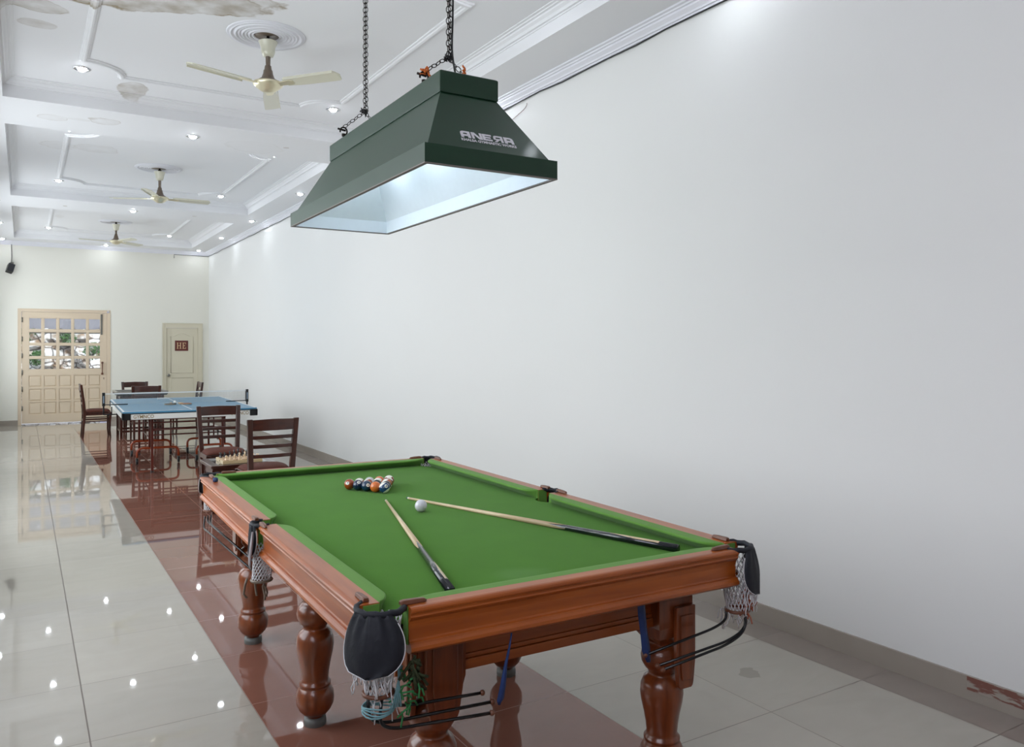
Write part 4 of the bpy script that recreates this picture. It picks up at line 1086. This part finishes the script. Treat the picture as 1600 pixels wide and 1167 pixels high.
# ------------------------------------------------------------------ low chess table, board and pieces
M_blackglass = mat('dark_glass_top', (44, 46, 50), .06, coat=.3)
def slat_table(x0, x1, y0, y1, h, label, ov=.03, inset=.07, name='side_table', top=None):
    t = thing(name, label, 'table', ((x0+x1)/2, (y0+y1)/2, 0)); hx, hy = (x1-x0)/2, (y1-y0)/2
    mb = MB().prism(rrect(-hx, -hy, hx, hy, .02), h-.028, h).prism(rrect(-hx+.01, -hy+.01, hx-.01, hy-.01, .015), h-.042, h-.028)
    mb.obj('tabletop', top or M_chairx, t, bevel=.004)
    MB().box(-hx+inset, hx-inset, -hy+inset, hy-inset, h-.001, h+.0015).obj('glass_inset', M_blackglass, t)
    ax, ay = hx-ov, hy-ov
    MB().box(-ax, ax, -ay, -ay+.02, h-.115, h-.042).box(-ax, ax, ay-.02, ay, h-.115, h-.042).box(-ax, -ax+.02, -ay, ay, h-.115, h-.042).box(ax-.02, ax, -ay, ay, h-.115, h-.042).obj('apron', M_chairx, t, bevel=.002)
    for sx in (-1, 1):
        for sy in (-1, 1):
            MB().box(sx*ax-.022, sx*ax+.022, sy*ay-.022, sy*ay+.022, 0, h-.042).obj('leg', M_chair, t, bevel=.003)
    MB().box(-ax, ax, -ay-.008, -ay+.012, .10, .135).box(-ax, ax, ay-.012, ay+.008, .10, .135).box(-ax-.008, -ax+.012, -ay, ay, .10, .135).box(ax-.012, ax+.008, -ay, ay, .10, .135).obj('lower_rail', M_chairx, t)
    for sx in (-1, 1):
        for k in range(4):
            yy = -ay+2*ay*(k+1)/5; MB().box(sx*ax-.007, sx*ax+.007, yy-.016, yy+.016, .13, h-.10).obj('slat', M_chair, t)
    return t
slat_table(1.545, 2.17, 8.03, 8.63, .465, 'low dark wooden table holding the chessboard')
cb = thing('chessboard', 'pale wooden box chessboard on the low dark table', 'chessboard', (1.855, 8.27, .4665))
Mpale = wood('pale_box_wood', (196, 168, 122), (224, 204, 164), 'x', .4, .2)
MB().box(-.19, .19, -.17, .17, 0, .032).obj('box', Mpale, cb, bevel=.002)
sq1, sq2 = MB(), MB()
for i in range(8):
    for j in range(8):
        (sq1 if (i+j) % 2 else sq2).box(-.176+.044*i, -.132+.044*i, -.156+.039*j, -.117+.039*j, .0318, .0326)
sq1.obj('light_squares', mat('pale_squares', (222, 196, 150), .4), cb); sq2.obj('dark_squares', mat('brown_squares', (140, 76, 40), .4), cb)
MB().lathe([(.004, 0), (.004, .006)], M=Matrix.Translation((-.19, -.02, .018)) @ Matrix.Rotation(R(-90), 4, 'Y')).obj('clasp', M_black, cb)
PROF = {
 'pawn': [(.0, 0), (.0125, 0), (.0125, .004), (.008, .008), (.0045, .018), (.0045, .024), (.0075, .026), (.004, .028), (.0075, .034), (.006, .04), (0, .043)],
 'rook': [(.0, 0), (.014, 0), (.014, .005), (.009, .01), (.0075, .03), (.0085, .034), (.011, .036), (.011, .046), (.007, .046), (.007, .042), (0, .042)],
 'bishop': [(.0, 0), (.014, 0), (.014, .005), (.008, .011), (.005, .032), (.009, .036), (.005, .039), (.008, .046), (.006, .055), (.0015, .060), (.0025, .063), (0, .065)],
 'queen': [(.0, 0), (.015, 0), (.015, .006), (.009, .012), (.0055, .042), (.010, .045), (.006, .049), (.0105, .064), (.006, .066), (.003, .070), (0, .073)],
 'king': [(.0, 0), (.0155, 0), (.0155, .006), (.0095, .012), (.006, .046), (.0105, .05), (.006, .053), (.0105, .069), (.004, .074), (0, .075)],
 'knight': [(.0, 0), (.014, 0), (.014, .005), (.009, .010), (.008, .016), (0, .017)]}
def piece(kind, m):
    mb = MB().lathe(PROF[kind], n=12)
    if kind == 'king': mb.box(-.0015, .0015, -.0015, .0015, .074, .086).box(-.005, .005, -.0015, .0015, .079, .082)
    if kind == 'knight':
        prof = [(-.008, .014), (.009, .014), (.007, .03), (.0085, .042), (.004, .050), (-.001, .053), (-.010, .042), (-.011, .037), (-.003, .037), (-.007, .026)]
        v = [(x_, y_, z_) for x_ in (-.004, .004) for y_, z_ in prof]; n_ = len(prof)
        mb.add(v, [tuple(range(n_))[::-1], tuple(range(n_, 2*n_))]+[(i, (i+1) % n_, (i+1) % n_+n_, i+n_) for i in range(n_)])
    return mb.obj('chess_'+kind, m)
Mw, Mbk = mat('ivory_chess_wood', (220, 192, 156), .35, coat=.3), mat('black_chess_wood', (26, 16, 14), .3, coat=.3)
order = ['rook', 'knight', 'bishop', 'queen', 'king', 'bishop', 'knight', 'rook']
wh = ['at the left end', 'second from the left', 'third from the left', 'fourth from the left', 'fifth from the left', 'sixth from the left', 'seventh from the left', 'at the right end']
for cname, m, rb_, rp_ in (('pale', Mw, 0, 1), ('black', Mbk, 7, 6)):
    pr = {}
    for i in range(8):
        for kind, row, nm in ((order[i], rb_, 'back row'), ('pawn', rp_, 'pawn row')):
            if kind in pr: o = pr[kind].copy(); COL.objects.link(o)
            else: o = piece(kind, m); pr[kind] = o
            o.location = (1.855-.176+.022+.044*i+random.uniform(-.005, .005), 8.27-.156+.0195+.039*row+random.uniform(-.004, .004), .4665+.0326)
            tag(o, '%s chess %s %s in its %s on the board' % (cname, kind, wh[i], nm), 'chess piece', cname+' chess pieces')

# far dark table and things on it
slat_table(1.41, 2.25, 15.62, 16.42, .80, 'tall dark square table at the far end with a pale-edged black top', .08, .05, 'games_table', M_black)
g = thing('game_board', 'flat black board with pale edging on the far square table', 'board', (1.83, 16.02, .8015))
MB().box(-.40, .40, -.38, .38, 0, .012).obj('board_base', M_blackglass, g)
MB().box(-.425, -.39, -.40, .40, 0, .03).box(.39, .425, -.40, .40, 0, .03).box(-.42, .42, -.405, -.375, 0, .03).box(-.42, .42, .375, .405, 0, .03).obj('board_frame', mat('grey_edging', (150, 146, 138), .3), g)

# ------------------------------------------------------------------ table tennis table
PO = (1.04, 10.80); PR = R(-2); PW, PL, PZ = 1.6, 2.8, .82
pt = thing('table_tennis_table', 'blue table tennis table with white apron on orange tube legs', 'table tennis table', (PO[0], PO[1], 0), PR)
M_ppblue = mat('blue_table_paint', (74, 130, 162), .35, noise=.03, nscale=3)
M_ppwhite = mat('white_line_paint', (226, 228, 228), .4)
M_apron = mat('white_apron_paint', (216, 216, 212), .4)
M_orange = mat('orange_red_tube', (164, 66, 26), .35, coat=.4)
M_maroon = mat('dark_red_tube', (92, 32, 20), .35, coat=.4)
for y0, y1 in ((0, 1.395), (1.405, 2.8)):
    tp = MB().box(0, PW, y0, y1, PZ-.022, PZ).obj('tabletop', M_ppblue, pt)
    mb = MB(); z0, z1 = PZ, PZ+.0012
    mb.box(0, .024, y0, y1, z0, z1).box(PW-.024, PW, y0, y1, z0, z1).box(PW/2-.006, PW/2+.006, y0, y1, z0, z1)
    e = (y0, y0+.024) if y0 == 0 else (y1-.024, y1)
    mb.box(0.024, PW/2-.006, *e, z0, z1).box(PW/2+.006, PW-.024, *e, z0, z1); mb.obj('white_lines', M_ppwhite, tp)
    MB().box(.002, PW-.002, y0+.002, y1-.002, PZ-.034, PZ-.0225).obj('dark_edge', M_black, tp)
    MB().box(.0, .022, y0, y1, PZ-.10, PZ-.035).box(PW-.022, PW, y0, y1, PZ-.10, PZ-.035).box(0, PW, *((y0, y0+.022) if y0 == 0 else (y1-.022, y1)), PZ-.10, PZ-.035).obj('apron', M_apron, pt, bevel=.003)
for x in (0, PW):
    for y in (0, PL):
        sx = 1 if x == 0 else -1; sy = 1 if y == 0 else -1
        a = sorted((x-sx*.01, x+sx*.09)); b_ = sorted((y-sy*.01, y+sy*.03)); c_ = sorted((x-sx*.01, x+sx*.03)); d_ = sorted((y-sy*.01, y+sy*.09))
        MB().box(*a, *b_, PZ-.105, PZ-.018).box(*c_, *d_, PZ-.105, PZ-.018).obj('corner_cap', M_black, pt, bevel=.008)
Mt = mat('brown_lettering', (140, 120, 84), .5)
Mface = lambda x: Matrix.Translation((x, -.0015, PZ-.067)) @ Matrix.Rotation(R(90), 4, 'X')
def gym(x):
    text_mesh('lettering', 'GYMNCO', .062, Mt, pt, Mface(x), .0006, .86, .0008)
gym(.235); gym(1.38)
# end legs and tube frame
def tb(pts, m, r=.014, name='tube_frame', rad=.06): return MB().tube(smooth_path(pts, rad), r, 10).obj(name, m, pt)
for yy, s in ((.43, 1), (2.38, -1)):
    for x in (.37, 1.24):
        l_ = MB().box(x-.016, x+.016, yy-.016, yy+.016, .012, PZ-.10).obj('end_leg', M_maroon, pt, bevel=.003)
        MB().lathe([(.022, 0), (.022, .014), (.016, .02)], (x, yy, 0), 12).obj('foot_cap', M_black, l_)
    for z in (.685, .638, .546): tb([(.37, yy, z), (1.24, yy, z)], M_maroon, .011, 'cross_tube')
M_wheel = mat('grey_black_caster', (34, 36, 38), .4)
def caster(x, y, par):
    c = MB().lathe([(.022, .036), (.038, .034), (.045, .02), (.045, -.02), (.038, -.034), (.022, -.036)][::-1], M=Matrix.Translation((x, y, .046)) @ Matrix.Rotation(R(90), 4, 'Y') @ Matrix.Diagonal((1, 1, .45, 1)), n=20)
    o = c.obj('caster_wheel', M_wheel, par); MB().box(x-.02, x+.02, y-.02, y+.025, .075, .098).tube([(x, y, .075), (x, y, .10)], .012, 8).obj('caster_fork', M_dsteel, o)
for yy in (1.20, 1.20+.95):
    for xa, xb in ((.25, .78), (1.02, 1.5)):
        h_ = tb([(xa, yy, .09), (xa, yy, .225), (xb, yy, .225), (xb, yy, .09)], M_orange, .016, 'caster_bow', .09)
        caster(xa, yy, h_); caster(xb, yy, h_)
        xm = xa+.16
        tb([(xm, yy, .225), (xm, yy, PZ-.10)], M_maroon, .014, 'upright_tube'); tb([(xb-.1, yy, .225), (xb-.1, yy, PZ-.10)], M_maroon, .012, 'upright_tube')
    tb([(.41, yy, .40), (1.40, yy, .40)], M_maroon, .010, 'cross_tube')
for x in (.41, 1.40): tb([(x, 1.2, .36), (x, 2.15, .36)], M_maroon, .010, 'cross_tube')
tb([(1.18, .43, .5), (1.24, .8, .42), (1.3, 1.2, .30)], M_black, .010, 'folding_arm')
# net
nt = thing('table_tennis_net', 'white-edged net clamped across the blue table tennis table', 'net', (PO[0], PO[1], 0), PR)
yn = 1.40
mb = MB()
for i in range(118):
    x = -.12+1.84*i/117; mb.box(x-.0009, x+.0009, yn-.0006, yn+.0006, PZ+.012, PZ+.150)
for j in range(10):
    z = PZ+.012+.138*j/9; mb.box(-.12, 1.72, yn-.0006, yn+.0006, z-.0008, z+.0008)
mb.obj('net_mesh', mat('grey_net_cord', (150, 156, 158), .8), nt)
MB().box(-.14, 1.74, yn-.003, yn+.003, PZ+.148, PZ+.164).obj('top_tape', M_ppwhite, nt)
for s, x in ((-1, -.15), (1, PW+.15)):
    MB().box(x-.018, x+.018, yn-.02, yn+.02, PZ-.01, PZ+.175).box(*sorted((x-s*.02, x-s*.0)), yn-.012, yn+.03, PZ+.01, PZ+.16).obj('net_post', M_black, nt, bevel=.003)
    MB().box(*sorted((x, x-s*.30)), yn-.015, yn+.015, PZ+.002, PZ+.014).box(*sorted((x, x-s*.20)), yn-.015, yn+.015, PZ-.135, PZ-.12).tube([(x-s*.10, yn, PZ-.12), (x-s*.10, yn, PZ-.02)], .007, 8).box(*sorted((x-.01, x+.01)), yn-.012, yn+.012, PZ-.13, PZ).obj('clamp', M_black, nt, bevel=.002)
    MB().box(x-.006, x+.006, yn-.0225, yn-.0205, PZ+.03, PZ+.13).obj('post_label', mat('pale_blue_label', (150, 170, 190), .5), nt)
# bats and ball
def ploc(x, y, z):
    c, s = math.cos(PR), math.sin(PR); return (PO[0]+c*x-s*y, PO[1]+s*x+c*y, z)
def bat(x, y, rz, top, label, z=PZ+.0015, tilt=0):
    b = thing('table_tennis_bat', label, 'bat', ploc(x, y, z), rz, 'table tennis bats'); b.rotation_euler = (tilt, 0, rz)
    bl = [(.078*math.cos(a), .088*math.sin(a)) for a in [2*PI*i/32 for i in range(32)]]
    MB().prism(bl, .0035, .0095).prism([(-.016, -.08), (.016, -.08), (.014, -.175), (-.014, -.175)], .0035, .0095).obj('blade', M_ash, b)
    MB().prism(bl, .0, .0035).obj('under_rubber', M_black, b)
    MB().prism(bl, .0095, .013).obj('rubber', top, b)
    MB().prism(rrect(-.015, -.185, .015, -.085, .006), .0, .0195).obj('handle', M_ash, b, bevel=.004)
bat(.665, 1.12, R(168), mat('black_bat_rubber', (26, 24, 24), .5), 'black table tennis bat, left one of the two under the ball', PZ+.0015)
bat(.86, 1.10, R(200), mat('tan_bat_rubber', (150, 92, 58), .5), 'tan table tennis bat, right one of the two under the ball', PZ+.0015)
b_ = MB().sphere((0, 0, 0), .021, 20).obj('table_tennis_ball', mat('white_celluloid', (232, 232, 226), .4)); b_.location = ploc(.72, 1.10, PZ+.0145+.021); tag(b_, 'white ball resting on the two table tennis bats', 'ball')
b_ = MB().box(-.07, .07, -.02, .02, 0, .022).obj('small_box', M_ppwhite, bevel=.003); b_.location = ploc(.70, 2.45, PZ+.0005); tag(b_, 'small white box on the far half of the blue table, behind the net', 'box')

bpy.context.view_layer.update()
